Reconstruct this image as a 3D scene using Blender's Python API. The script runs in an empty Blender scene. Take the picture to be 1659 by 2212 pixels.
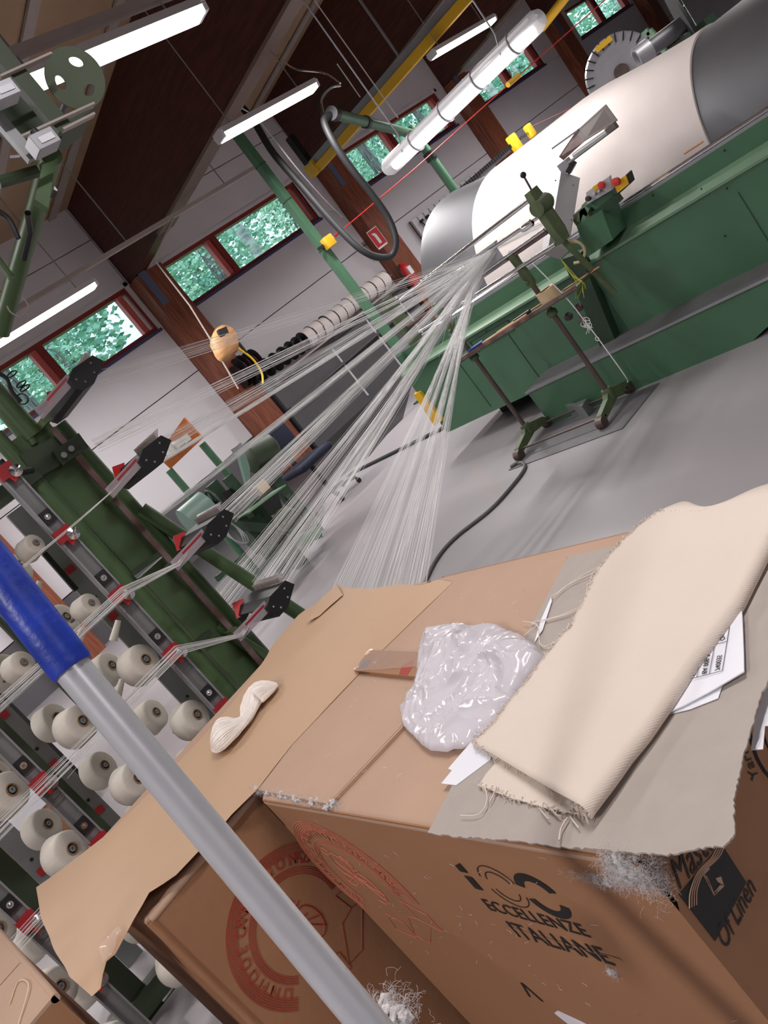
import bpy, bmesh, math, random
from mathutils import Vector, Matrix, noise, geometry
random.seed(7)
SC = bpy.context.scene
COL = SC.collection
# ------------------------------------------------------------------ camera
YAW, PIT, ROL, FPX, CAMH = 0.59092565, 0.21711815, -0.6763261, 1800.0, 1.5
CX, CY = 829.5, 1106.0
_f = Vector((math.sin(YAW)*math.cos(PIT), math.cos(YAW)*math.cos(PIT), -math.sin(PIT)))
_r0 = Vector((math.cos(YAW), -math.sin(YAW), 0)); _u0 = _r0.cross(_f)
CR = _r0*math.cos(ROL)+_u0*math.sin(ROL); CU = -_r0*math.sin(ROL)+_u0*math.cos(ROL); CF = _f
cam_d = bpy.data.cameras.new('camera'); cam = bpy.data.objects.new('camera', cam_d); COL.objects.link(cam)
cam.matrix_world = Matrix(((CR.x, CU.x, -CF.x, 0), (CR.y, CU.y, -CF.y, 0), (CR.z, CU.z, -CF.z, CAMH), (0, 0, 0, 1)))
cam_d.sensor_fit = 'VERTICAL'; cam_d.sensor_height = 24.0; cam_d.lens = FPX*24.0/2212.0
cam_d.clip_start = .05; cam_d.clip_end = 300
SC.camera = cam
# ------------------------------------------------------------------ world, exposure
SC.view_settings.view_transform = 'Standard'; SC.view_settings.look = 'None'
SC.view_settings.gamma = 1.0; SC.view_settings.use_curve_mapping = False
SC.view_settings.exposure = 0.0
W = bpy.data.worlds.new('overcast_sky'); SC.world = W; W.use_nodes = True
nt = W.node_tree; bg = nt.nodes['Background']
tc = nt.nodes.new('ShaderNodeTexCoord'); sx = nt.nodes.new('ShaderNodeSeparateXYZ'); rp = nt.nodes.new('ShaderNodeValToRGB')
rp.color_ramp.elements[0].position = 0.0; rp.color_ramp.elements[0].color = (.55, .62, .60, 1)
rp.color_ramp.elements[1].position = .5; rp.color_ramp.elements[1].color = (.78, .9, 1.0, 1)
nt.links.new(tc.outputs['Generated'], sx.inputs[0]); nt.links.new(sx.outputs['Z'], rp.inputs[0]); nt.links.new(rp.outputs[0], bg.inputs[0])
bg.inputs[1].default_value = 2.3
# room lamps: (centre, length, axis, power); the visible fixtures are modelled at the same places further down
LAMPS = [((3.40, 4.27, 3.50), 1.55, 'X', 40), ((6.45, 6.66, 3.50), 1.5, 'X', 115), ((4.25, 9.18, 3.50), 1.5, 'X', 105),
         ((10.75, 7.25, 3.32), 1.6, 'X', 190), ((5.0, 3.70, 2.09), 1.62, 'Y', 12),
         # further rows of the same hall lamps, behind and beside the camera
         ((-0.5, 4.3, 3.50), 1.5, 'X', 50), ((-0.5, 9.1, 3.50), 1.5, 'X', 80), ((9.5, 3.2, 3.50), 1.5, 'X', 45), ((15.4, 7.2, 3.50), 1.5, 'X', 170),
         ((14.5, 2.0, 3.50), 1.5, 'X', 40), ((1.6, 0.4, 3.50), 1.5, 'X', 42), ((-2.6, 0.4, 3.50), 1.5, 'X', 105), ((7.0, -0.8, 3.5), 1.5, 'X', 45), ((1.0, -3.5, 3.5), 1.5, 'X', 50),
         ((1.2, 8.2, 3.50), 1.5, 'X', 45)]  # extra lamp out of view, added to brighten the window wall
for i, (c_, L, ax, pw) in enumerate(LAMPS):
    ld = bpy.data.lights.new('fluorescent_light', 'AREA'); ld.shape = 'RECTANGLE'; ld.size = L*.92; ld.size_y = .10; ld.energy = pw
    ld.color = (1.0, .955, .945); ld.spread = math.radians(168)
    lo = bpy.data.objects.new('fluorescent_light', ld); COL.objects.link(lo)
    lo.location = (c_[0], c_[1], c_[2]-.062); lo.rotation_euler = (0, 0, 0 if ax == 'X' else math.pi/2)

# ------------------------------------------------------------------ helpers
def ray(x, y): return CF + CR*((x-CX)/FPX) - CU*((y-CY)/FPX)
CAM = Vector((0, 0, CAMH))
def at(x, y, ax, v):
    """world point where the sight line of a photo pixel meets the plane ax=v"""
    d = ray(x, y); i = 'XYZ'.index(ax); t = (v-CAM[i])/d[i]
    return CAM + d*t
def lin(c): return tuple(((v/255)/12.92 if v/255 <= .04045 else ((v/255+.055)/1.055)**2.4) for v in c)
MATS = {}
def mat(name, col, rough=.6, metal=0, var=0, scale=8, bump=0, bscale=60, col2=None, stretch=None, spec=None, emit=None, alpha=None, trans=0, coat=0):
    m = bpy.data.materials.new(name); m.use_nodes = True; n = m.node_tree.nodes; l = m.node_tree.links
    b = n['Principled BSDF']; c = lin(col)+(1,)
    b.inputs['Base Color'].default_value = c; b.inputs['Roughness'].default_value = rough; b.inputs['Metallic'].default_value = metal
    if spec is not None: b.inputs['Specular IOR Level'].default_value = spec
    if coat: b.inputs['Coat Weight'].default_value = coat; b.inputs['Coat Roughness'].default_value = .12
    if trans: b.inputs['Transmission Weight'].default_value = trans
    if alpha is not None: b.inputs['Alpha'].default_value = alpha
    if emit: b.inputs['Emission Color'].default_value = lin(emit[0])+(1,); b.inputs['Emission Strength'].default_value = emit[1]
    if var or bump or col2:
        t = n.new('ShaderNodeTexCoord'); mp = n.new('ShaderNodeMapping'); l.new(t.outputs['Object'], mp.inputs[0])
        if stretch: mp.inputs['Scale'].default_value = stretch
    if var or col2:
        ns = n.new('ShaderNodeTexNoise'); ns.inputs['Scale'].default_value = scale; ns.inputs['Detail'].default_value = 6; l.new(mp.outputs[0], ns.inputs[0])
        r = n.new('ShaderNodeValToRGB'); l.new(ns.outputs[0], r.inputs[0]); l.new(r.outputs[0], b.inputs['Base Color'])
        c2 = lin(col2) if col2 else tuple(max(0, v*(1-var)) for v in c[:3])
        r.color_ramp.elements[0].position = .35; r.color_ramp.elements[1].position = .68
        r.color_ramp.elements[0].color = c2+(1,); r.color_ramp.elements[1].color = c
    if bump:
        nb = n.new('ShaderNodeTexNoise'); nb.inputs['Scale'].default_value = bscale; nb.inputs['Detail'].default_value = 4; l.new(mp.outputs[0], nb.inputs[0])
        bp = n.new('ShaderNodeBump'); bp.inputs['Strength'].default_value = bump; bp.inputs['Distance'].default_value = .01
        l.new(nb.outputs[0], bp.inputs['Height']); l.new(bp.outputs[0], b.inputs['Normal'])
    MATS[name] = m; return m
mat('wall_white', (222, 218, 223), .55, var=.06, scale=1.5)
mat('wall_grey', (94, 92, 96), .45, var=.12, scale=3)
mat('joint', (90, 86, 88), .8)
mat('floor_paint', (163, 158, 162), .32, var=.12, scale=.9, bump=.05, bscale=6)
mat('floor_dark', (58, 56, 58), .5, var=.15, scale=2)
mat('wood_dark', (88, 42, 32), .5, col2=(62, 28, 22), scale=5, stretch=(6, .6, 6))
mat('wood_post', (150, 88, 62), .5, col2=(112, 56, 38), scale=5, stretch=(6, 6, .5))
mat('ceiling_panel', (176, 146, 118), .7, var=.15, scale=1.5)
mat('batten', (178, 166, 160), .6, var=.08)
mat('beam_trim', (122, 104, 96), .6, var=.1)
mat('frame_red', (138, 50, 44), .45, var=.12)
mat('frame_inner', (205, 100, 96), .5)
mat('sill_blue_sheen', (70, 66, 104), .4)  # blue sheen of the window light put into the sill colour
mat('steel_bracket', (104, 112, 138), .5, metal=.3)
mat('green_machine', (80, 120, 93), .38, var=.12, scale=2.5)
mat('green_light', (118, 150, 122), .42, var=.1)
mat('green_dark', (50, 74, 56), .45, var=.15)
mat('olive', (82, 108, 70), .42, var=.18, scale=4)
mat('olive_dark', (60, 74, 54), .5, var=.2, scale=5)
mat('olive_light', (112, 126, 92), .45, var=.1, scale=4)
mat('casting_green', (92, 108, 74), .5, var=.25, scale=20, bump=.3, bscale=60)
mat('plate_grey', (116, 106, 102), .6, var=.15)
mat('disc_green', (92, 104, 84), .5, var=.15)
mat('pole_brown', (106, 92, 88), .45, metal=.5, var=.3, scale=10)
mat('steel', (118, 119, 123), .5, metal=.55, var=.10, scale=3, stretch=(1, 1, 1))
mat('chrome', (225, 226, 230), .14, metal=1)
mat('aluminium', (206, 207, 213), .33, metal=.35, var=.04, scale=30)
mat('alu_matt', (170, 170, 176), .45, metal=.5, var=.12, scale=6)
mat('grey_paint', (196, 194, 198), .5, var=.05)
mat('rail_grey', (142, 144, 146), .45, metal=.35, var=.2, scale=8)
mat('rust', (128, 110, 108), .7, col2=(96, 66, 62), scale=12)
mat('wound_yarn', (232, 222, 218), .85, var=.03, bump=.12, bscale=90)
mat('yarn', (244, 244, 244), .8)
mat('cone_yarn', (226, 219, 208), .9, var=.05, scale=14, bump=.25, bscale=120, stretch=(1, 1, 6))
mat('cone_tube', (150, 122, 88), .8)
mat('cardboard', (160, 116, 84), .75, var=.08, scale=4, bump=.12, bscale=30)
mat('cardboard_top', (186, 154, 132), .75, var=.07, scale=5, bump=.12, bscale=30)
mat('cardboard_edge', (120, 88, 66), .9, var=.2)
mat('kraft', (194, 160, 130), .6, var=.08, scale=3, bump=.35, bscale=7)
mat('greyboard', (172, 162, 155), .85, var=.05, scale=30, bump=.08, bscale=120)
mat('fluff', (206, 202, 202), .95)
mat('white_paper', (232, 232, 240), .7)
mat('ink', (28, 27, 30), .6)
mat('ink_grey', (90, 90, 96), .7)
mat('ink_red', (160, 62, 46), .7)
mat('ink_pink', (198, 118, 92), .75)
mat('black_plastic', (26, 26, 29), .42)
mat('black_box', (42, 41, 44), .5, var=.3, scale=9)
mat('rubber', (30, 30, 32), .6)
mat('red', (196, 40, 40), .4)
mat('red_deep', (166, 38, 46), .45)
mat('pink_plexi', (214, 150, 156), .3)
mat('yellow', (236, 186, 44), .42)
mat('yellow_green', (196, 200, 70), .6)
mat('orange_board', (206, 118, 52), .6, var=.12)
mat('socket_white', (232, 230, 224), .35)
mat('blue_grip', (28, 62, 182), .42, var=.35, scale=25, bump=.12, bscale=90)
mat('blue', (40, 70, 160), .4)
mat('mat_rubber', (104, 102, 106), .5, var=.18, scale=12)
mat('cable_grey', (86, 84, 86), .5)
mat('tan_wood', (216, 168, 116), .5, col2=(184, 130, 84), scale=6, stretch=(1, 1, 5))
mat('tape_tan', (226, 200, 158), .5)
mat('lamp_white', (225, 225, 228), .4)
mat('lamp_glow', (255, 250, 246), .5, emit=((255, 250, 246), 5.0))
mat('navy_fabric', (28, 34, 54), .9)
mat('pale_green', (112, 140, 130), .45)
mat('bark', (150, 150, 150), .9, col2=(76, 66, 62), scale=8, stretch=(3, 3, .5))
mat('birch', (236, 236, 232), .8, col2=(150, 150, 150), scale=3, stretch=(1, 1, 3))
mat('leaf_a', (168, 214, 190), .6); mat('leaf_b', (120, 176, 158), .6); mat('leaf_c', (214, 240, 214), .6)
mat('grass', (120, 160, 100), .9, var=.3)
mat('skein', (246, 238, 232), .9, bump=.2, bscale=80)
# clear film / glass built as transparent + glossy mixes
def clear(name, tint, fac, rough=.08):
    m = bpy.data.materials.new(name); m.use_nodes = True; n = m.node_tree.nodes; l = m.node_tree.links; n.clear()
    o = n.new('ShaderNodeOutputMaterial'); a = n.new('ShaderNodeBsdfTransparent'); g = n.new('ShaderNodeBsdfPrincipled'); x = n.new('ShaderNodeMixShader')
    a.inputs[0].default_value = lin(tint)+(1,); g.inputs['Base Color'].default_value = lin(tint)+(1,); g.inputs['Roughness'].default_value = rough
    x.inputs[0].default_value = fac; l.new(a.outputs[0], x.inputs[1]); l.new(g.outputs[0], x.inputs[2]); l.new(x.outputs[0], o.inputs[0]); MATS[name] = m
clear('glass', (238, 248, 250), .05, .03)
clear('plexi', (222, 214, 220), .42, .15)
clear('clear_tape', (250, 244, 238), .14, .04)
clear('plastic_film', (240, 236, 242), .66, .14)
clear('tube_cover', (235, 235, 238), .55, .15)
# canvas with a fine twill
m = mat('canvas', (220, 206, 194), .9, var=.03, scale=6); n = m.node_tree.nodes; l = m.node_tree.links
wv = n.new('ShaderNodeTexWave'); wv.inputs['Scale'].default_value = 150; wv.bands_direction = 'DIAGONAL'; t = n.new('ShaderNodeTexCoord'); l.new(t.outputs['Object'], wv.inputs[0])
bp = n.new('ShaderNodeBump'); bp.inputs['Strength'].default_value = .18; bp.inputs['Distance'].default_value = .002; l.new(wv.outputs[0], bp.inputs['Height']); l.new(bp.outputs[0], n['Principled BSDF'].inputs['Normal'])

def origin(o):
    v = Vector((0, 0, 0))
    while o: v = v + Vector(o.location); o = o.parent
    return v
def tag(o, label=None, cat=None, group=None, kind=None):
    if label: o['label'] = label
    if cat: o['category'] = cat
    if group: o['group'] = group
    if kind: o['kind'] = kind
    return o
def thing(name, label, cat, loc, group=None):
    o = bpy.data.objects.new(name, None); COL.objects.link(o); o.location = loc; o.empty_display_size = .05
    return tag(o, label, cat, group)
def perp(d):
    d = d.normalized(); a = Vector((0, 0, 1)) if abs(d.z) < .9 else Vector((1, 0, 0))
    u = d.cross(a).normalized(); return u, d.cross(u).normalized()
V = lambda *a: Vector(a)
class MB:
    def __init__(s): s.v = []; s.f = []
    def add(s, vs, fs):
        k = len(s.v); s.v += [Vector(p) for p in vs]; s.f += [tuple(i+k for i in f) for f in fs]; return s
    def box(s, c, d, rz=0, m=None):
        R = m if m else Matrix.Rotation(rz, 3, 'Z'); c = Vector(c)
        vs = [c + R @ Vector((x*d[0]/2, y*d[1]/2, z*d[2]/2)) for x in (-1, 1) for y in (-1, 1) for z in (-1, 1)]
        return s.add(vs, [(0, 1, 3, 2), (4, 6, 7, 5), (0, 4, 5, 1), (2, 3, 7, 6), (0, 2, 6, 4), (1, 5, 7, 3)])
    def bb(s, a, b): # box from two corners
        a = Vector(a); b = Vector(b); return s.box((a+b)/2, [abs(b[i]-a[i]) for i in range(3)])
    def bev(s, a, b, r=.006, seg=2):
        a = Vector(a); b = Vector(b); bm = bmesh.new(); bmesh.ops.create_cube(bm, size=1)
        for v in bm.verts: v.co = Vector([v.co[i]*abs(b[i]-a[i]) for i in range(3)])+(a+b)/2
        bmesh.ops.bevel(bm, geom=bm.edges[:], offset=r, segments=seg, affect='EDGES', profile=.5)
        return s.bm(bm)
    def bm(s, bm):
        bm.verts.index_update(); s.add([v.co.copy() for v in bm.verts], [tuple(v.index for v in f.verts) for f in bm.faces]); bm.free(); return s
    def tube(s, pts, r, n=8, cap=True, flat=None):
        pts = [Vector(p) for p in pts]; k = len(s.v); u = None; m = len(pts)
        for i, p in enumerate(pts):
            d = (pts[min(i+1, m-1)]-pts[max(i-1, 0)]).normalized()
            if u is None: u, w = perp(d)
            else: u = (u-d*u.dot(d)).normalized(); w = d.cross(u)
            rr = r[i] if isinstance(r, (list, tuple)) else r
            for j in range(n):
                a = 2*math.pi*j/n; s.v.append(p+u*math.cos(a)*rr+w*math.sin(a)*rr)
        for i in range(m-1):
            for j in range(n):
                j2 = (j+1) % n; s.f.append((k+i*n+j, k+i*n+j2, k+(i+1)*n+j2, k+(i+1)*n+j))
        if cap: s.f.append(tuple(k+j for j in range(n))[::-1]); s.f.append(tuple(k+(m-1)*n+j for j in range(n)))
        return s
    def lathe(s, o, d, prof, n=24, cap=False): # prof = (distance along, radius)
        o = Vector(o); d = Vector(d).normalized(); u, w = perp(d); k = len(s.v)
        for h, r in prof:
            for j in range(n):
                a = 2*math.pi*j/n; s.v.append(o+d*h+(u*math.cos(a)+w*math.sin(a))*r)
        for i in range(len(prof)-1):
            for j in range(n):
                j2 = (j+1) % n; s.f.append((k+i*n+j, k+i*n+j2, k+(i+1)*n+j2, k+(i+1)*n+j))
        if cap: s.f.append(tuple(k+j for j in range(n))[::-1]); s.f.append(tuple(k+(len(prof)-1)*n+j for j in range(n)))
        return s
    def bar(s, a, b, w, h, up=(0, 0, 1)): # rectangular bar
        a = Vector(a); b = Vector(b); d = (b-a).normalized(); up = Vector(up)
        x = d.cross(up).normalized() if abs(d.dot(up)) < .99 else Vector((1, 0, 0)); y = x.cross(d)
        vs = [p+x*i*w/2+y*j*h/2 for p in (a, b) for i, j in ((-1, -1), (1, -1), (1, 1), (-1, 1))]
        return s.add(vs, [(3, 2, 1, 0), (4, 5, 6, 7), (0, 1, 5, 4), (1, 2, 6, 5), (2, 3, 7, 6), (3, 0, 4, 7)])
    def prism(s, pts, off): # polygon (list of points) extruded by vector off
        pts = [Vector(p) for p in pts]; off = Vector(off); n = len(pts)
        return s.add(pts+[p+off for p in pts], [tuple(range(n))[::-1], tuple(range(n, 2*n))]+[(i, (i+1) % n, n+(i+1) % n, n+i) for i in range(n)])
    def slab(s, px, ax, v, off): # outline seen in the photo, standing on the plane ax=v, extruded to real thickness
        return s.prism([at(x, y, ax, v) for x, y in px], off)
    def ball(s, c, r, sub=2, sc=(1, 1, 1)):
        bm = bmesh.new(); bmesh.ops.create_icosphere(bm, subdivisions=sub, radius=r)
        for v in bm.verts: v.co = Vector((v.co.x*sc[0], v.co.y*sc[1], v.co.z*sc[2]))+Vector(c)
        return s.bm(bm)
    def torus(s, c, d, R, r, n=24, m=8, a0=0, a1=2*math.pi):
        u, w = perp(Vector(d)); full = abs(a1-a0-2*math.pi) < 1e-6
        pts = [Vector(c)+(u*math.cos(a0+(a1-a0)*i/n)+w*math.sin(a0+(a1-a0)*i/n))*R for i in range(n+1)]
        return s.tube(pts, r, m, cap=not full)
    def build(s, name, m, parent=None, smooth=False, bevel=0):
        me = bpy.data.meshes.new(name); off = origin(parent); me.from_pydata([p-off for p in s.v], [], s.f); me.update()
        if smooth:
            try: me.shade_smooth()
            except Exception: pass
            bm = bmesh.new(); bm.from_mesh(me)
            for e in bm.edges:
                if len(e.link_faces) == 2 and e.calc_face_angle(0) > .7: e.smooth = False
            bm.normal_update(); bm.to_mesh(me); bm.free()
        bm = bmesh.new(); bm.from_mesh(me); bmesh.ops.recalc_face_normals(bm, faces=bm.faces[:]); bm.to_mesh(me); bm.free()
        me.materials.append(MATS[m]); o = bpy.data.objects.new(name, me); COL.objects.link(o); o.parent = parent
        return o
def single(name, mb, m, label, cat, group=None, kind=None, smooth=False): # a thing that is one mesh
    c = sum(mb.v, Vector((0, 0, 0)))/len(mb.v); c.z = min(p.z for p in mb.v)
    for i, p in enumerate(mb.v): mb.v[i] = p-c
    o = mb.build(name, m, None, smooth); o.location = c; return tag(o, label, cat, group, kind)
def struct(name, mb, m, parent=None):
    o = mb.build(name, m, parent)
    if parent is None: o['kind'] = 'structure'
    return o
def copy_tree(o, parent=None):
    c = o.copy(); COL.objects.link(c); c.parent = parent
    for ch in list(o.children): copy_tree(ch, c)
    return c
def curve(pts, n=8): # Catmull-Rom
    P_ = [Vector(p) for p in pts]; P_ = [P_[0]*2-P_[1]]+P_+[P_[-1]*2-P_[-2]]; out = []
    for i in range(1, len(P_)-2):
        for k in range(n):
            t = k/n; a, b, c, d = P_[i-1:i+3]
            out.append(.5*((2*b)+(c-a)*t+(2*a-5*b+4*c-d)*t*t+(3*b-a-3*c+d)*t**3))
    out.append(P_[-2]); return out
def text(s, size, o, xd, yd, m, parent, name='lettering', shear=0, align='LEFT', squash=1.0, raise_=.0006):
    cu = bpy.data.curves.new('t', 'FONT'); cu.body = s; cu.size = size; cu.shear = shear; cu.align_x = align; cu.extrude = .0002; cu.resolution_u = 3
    ob = bpy.data.objects.new('t', cu); COL.objects.link(ob); dg = bpy.context.evaluated_depsgraph_get(); me = bpy.data.meshes.new_from_object(ob.evaluated_get(dg))
    COL.objects.unlink(ob); bpy.data.objects.remove(ob)
    xd = Vector(xd).normalized(); yd = Vector(yd); yd = (yd-xd*yd.dot(xd)).normalized(); zd = xd.cross(yd); o = Vector(o)-origin(parent)
    for v in me.vertices: v.co = o+xd*v.co.x*squash+yd*v.co.y+zd*(v.co.z+raise_)
    me.name = name; me.materials.clear(); me.materials.append(MATS[m]); r = bpy.data.objects.new(name, me); COL.objects.link(r); r.parent = parent; return r
def sheet(px, th=.001, step=.02, amp=.0, nsc=6, zadd=None, seed=0): # px=(x,y,z) boundary; a flexible sheet
    B = [at(x, y, 'Z', z) for x, y, z in px]; D = []
    n = len(B)
    for i in range(n):
        a, b = B[i], B[(i+1) % n]; k = max(1, int((b-a).length/step))
        for j in range(k): D.append(a.lerp(b, j/k))
    return sheet_pts(D, B, th, step, amp, nsc, zadd, seed)
def sheet_pts(D, B, th, step, amp, nsc, zadd, seed):
    poly = [Vector((p.x, p.y)) for p in D]; m = len(poly)
    xs = [p.x for p in poly]; ys = [p.y for p in poly]
    def inside(x, y):
        c = False; j = m-1
        for i in range(m):
            if (poly[i].y > y) != (poly[j].y > y) and x < (poly[j].x-poly[i].x)*(y-poly[i].y)/(poly[j].y-poly[i].y)+poly[i].x: c = not c
            j = i
        return c
    def edge_d(x, y): return min(math.hypot(p.x-x, p.y-y) for p in poly)
    pts = list(poly); y = min(ys)
    row = 0
    while y < max(ys):
        x = min(xs)+(step/2 if row % 2 else 0)
        while x < max(xs):
            if inside(x, y) and edge_d(x, y) > step*.55: pts.append(Vector((x, y)))
            x += step
        y += step*.87; row += 1
    vs, es, fs, _, _, _ = geometry.delaunay_2d_cdt(pts, [], [tuple(range(m))], 1, 1e-6)
    def z(p):
        sw = sz = 0
        for q in B:
            w = 1/((q.x-p.x)**2+(q.y-p.y)**2+1e-5)**1.5; sw += w; sz += w*q.z
        zz = sz/sw + amp*noise.noise(Vector((p.x*nsc+seed, p.y*nsc, 3.1)))
        if zadd: zz += zadd(p.x, p.y, edge_d(p.x, p.y))
        return zz
    top = [Vector((p.x, p.y, z(p))) for p in vs]; k = len(top)
    mb = MB(); cnt = {}
    for f in fs:
        for i in range(len(f)):
            e = (f[i], f[(i+1) % len(f)]); cnt[e] = 1
    bot = [Vector((p.x, p.y, p.z-th)) for p in top]
    F_ = [tuple(f) for f in fs]+[tuple(i+k for i in f[::-1]) for f in fs]
    for (a, b) in cnt:
        if (b, a) not in cnt: F_.append((a, a+k, b+k, b))
    return mb.add(top+bot, F_)
def torn(pts, amp, n=6, seed=1): # pixel polyline roughened
    R = random.Random(seed); out = []
    for i in range(len(pts)-1):
        (x0, y0), (x1, y1) = pts[i][:2], pts[i+1][:2]; L = math.hypot(x1-x0, y1-y0); k = max(2, int(L/n))
        for j in range(k):
            t = j/k; out.append((x0+(x1-x0)*t+R.uniform(-amp, amp), y0+(y1-y0)*t+R.uniform(-amp, amp)))
    out.append(pts[-1][:2]); return out
# ------------------------------------------------------------------ room shell
YW = 11.70; X0, X1, Y0 = -6.0, 27.0, -6.0
def roofz(y): return 5.15+.072*(YW-y)
floor = struct('floor', MB().bb((X0, Y0, -.1), (X1, YW+.3, 0)), 'floor_paint')
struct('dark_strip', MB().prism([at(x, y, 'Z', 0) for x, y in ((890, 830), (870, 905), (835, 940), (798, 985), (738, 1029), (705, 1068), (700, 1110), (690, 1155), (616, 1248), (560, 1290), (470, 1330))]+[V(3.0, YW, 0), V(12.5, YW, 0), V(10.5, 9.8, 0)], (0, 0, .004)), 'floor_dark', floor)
wl = struct('wall_left', MB().bb((X0, YW+.045, 0), (X1, YW+.25, 3.0)).bb((X0, YW+.045, 3.78), (X1, YW+.25, 6.4)), 'joint')
cols = [-2.2, 2.3, 6.8, 11.3, 15.75, 20.15, 24.6]
WIN = [(2.95, 6.72), (7.42, 10.75), (11.95, 15.45), (16.35, 19.4), (21.4, 24.4)]
rows = [(0, .82, 'wall_grey'), (.835, 2.15, 'wall_white'), (2.165, 2.98, 'wall_white'), (3.80, 4.60, 'wall_white'), (4.615, 5.9, 'wall_white')]
ends = [X0]+cols+[X1]
for i in range(len(ends)-1):
    for z0, z1, mm in rows:
        struct('panel', MB().bb((ends[i]+.01, YW, z0), (ends[i+1]-.01, YW+.05, z1)), mm, wl)
gap = [X0]+[w for p in WIN for w in p]+[X1]
for i in range(0, len(gap), 2):
    struct('panel', MB().bb((gap[i], YW, 2.985), (gap[i+1], YW+.25, 3.795)), 'wall_white', wl)
for i, c_ in enumerate(cols):
    w_ = .52
    cc = struct('column', MB().bb((c_, YW-.30, 0), (c_+w_, YW, 3.76)), 'wood_post', wl)
    struct('bracket', MB().bb((c_+.06, YW-.315, 3.2), (c_+.2, YW-.30, 4.1)), 'steel_bracket', wl)
    for k in range(4): pass
for i, c_ in enumerate(cols): # roof beams, each one timber, running away from the window wall
    zb = 3.86
    pts = [(c_+.02, YW, zb-.1), (c_+.02, YW, roofz(YW)), (c_+.02, Y0, roofz(Y0)), (c_+.02, Y0, zb+.79), (c_+.02, 9.9, zb)]
    b_ = struct('trim_%d' % (i+1), MB().prism(pts, (.24, 0, 0)), 'wood_dark')
    struct('edge_board', MB().bar((c_+.14, 10.2, zb-.015), (c_+.14, Y0+.1, zb+.785), .30, .04), 'beam_trim', b_)
ceil = struct('ceiling', MB().prism([(X0, YW+.25, roofz(YW)-.018), (X0, Y0, roofz(Y0)), (X0, Y0, roofz(Y0)+.2), (X0, YW+.25, roofz(YW)+.18)], (X1-X0, 0, 0)), 'ceiling_panel')
for i in range(len(ends)-1):
    a, b = ends[i], ends[i+1]; x = a+.55
    while x < b-.2:
        struct('batten', MB().bar((x, YW, roofz(YW)-.03), (x, Y0, roofz(Y0)-.03), .14, .03), 'batten', ceil); x += 1.22
struct('wall_right', MB().bb((X1, Y0, 0), (X1+.2, YW, 6.6)), 'wall_white')
struct('wall_front', MB().bb((X0-.2, Y0, 0), (X0, YW, 6.6)), 'wall_white')
struct('wall_back', MB().bb((X0, Y0-.2, 0), (X1, Y0, 6.8)), 'wall_white')
for i, (a, b) in enumerate(WIN):
    w = struct('window_%d' % (i+1), MB().bb((a, YW+.02, 3.0), (b, YW+.20, 3.06)).bb((a, YW+.02, 3.72), (b, YW+.20, 3.78)).bb((a, YW+.02, 3.06), (a+.05, YW+.2, 3.72)).bb((b-.05, YW+.02, 3.06), (b, YW+.2, 3.72)), 'frame_red')
    mids = {0: [5.04], 1: [8.62], 2: [13.6], 3: [18.0], 4: [22.9]}[i]
    ed = [a+.05]+mids+[b-.05]
    for q in mids: struct('mullion', MB().bb((q-.055, YW+.02, 3.06), (q+.055, YW+.2, 3.72)), 'frame_red', w)
    for q in range(len(ed)-1):
        l_, r_ = ed[q]+(.05 if q else 0), ed[q+1]-.055
        struct('casement', MB().bb((r_-.10, YW+.05, 3.06), (r_, YW+.16, 3.72)).bb((l_, YW+.1, 3.06), (l_+.02, YW+.16, 3.72)), 'frame_inner', w)
        struct('pane', MB().bb((l_, YW+.12, 3.06), (r_, YW+.126, 3.72)), 'glass', w)
    struct('window_sill', MB().bb((a-.03, YW-.035, 2.955), (b+.03, YW+.12, 3.0)), 'sill_blue_sheen', w)
    struct('side_lining', MB().bb((b, YW-.012, 2.98), (b+.07, YW+.02, 3.84)).bb((a-.03, YW-.012, 3.78), (b+.07, YW+.02, 3.84)), 'wall_white', w)

# ------------------------------------------------------------------ trees outside the windows
single('forest_ground', MB().prism([(-30, YW+.4, -.3), (70, YW+.4, -.3), (70, 75, 2.5), (-30, 75, 2.5)], (0, 0, -.3)), 'grass', 'green ground beyond the window wall', 'ground')
def leaf_ball(mb, c, r, n, R, s):
    for k in range(n):
        d = Vector((R.gauss(0, 1), R.gauss(0, 1), R.gauss(0, 1))).normalized()*r*R.uniform(.35, 1)**.6
        p = Vector(c)+Vector((d.x, d.y, d.z)); a = Vector((R.gauss(0, 1), R.gauss(0, 1), R.gauss(0, 1))).normalized(); u, w = perp(a); q = s*R.uniform(.6, 1.4)
        mb.add([p-u*q, p+w*q*.6, p+u*q, p-w*q*.6], [(0, 1, 2, 3)])
R = random.Random(3)
tl = {'leaf_a': ('green leafy tree', 'mid green'), 'leaf_b': ('dark leafy tree', 'dark green'), 'leaf_c': ('pale leafy tree', 'pale green')}
spots = []
for k in range(24): spots.append((1.5+k*2.15+R.uniform(-.5, .5), 18.5+R.uniform(0, 1)+(k % 3)*5))
order = 'first second third fourth fifth sixth seventh eighth ninth tenth eleventh twelfth thirteenth fourteenth fifteenth sixteenth seventeenth eighteenth nineteenth twentieth twenty-first twenty-second twenty-third twenty-fourth'.split()
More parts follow.
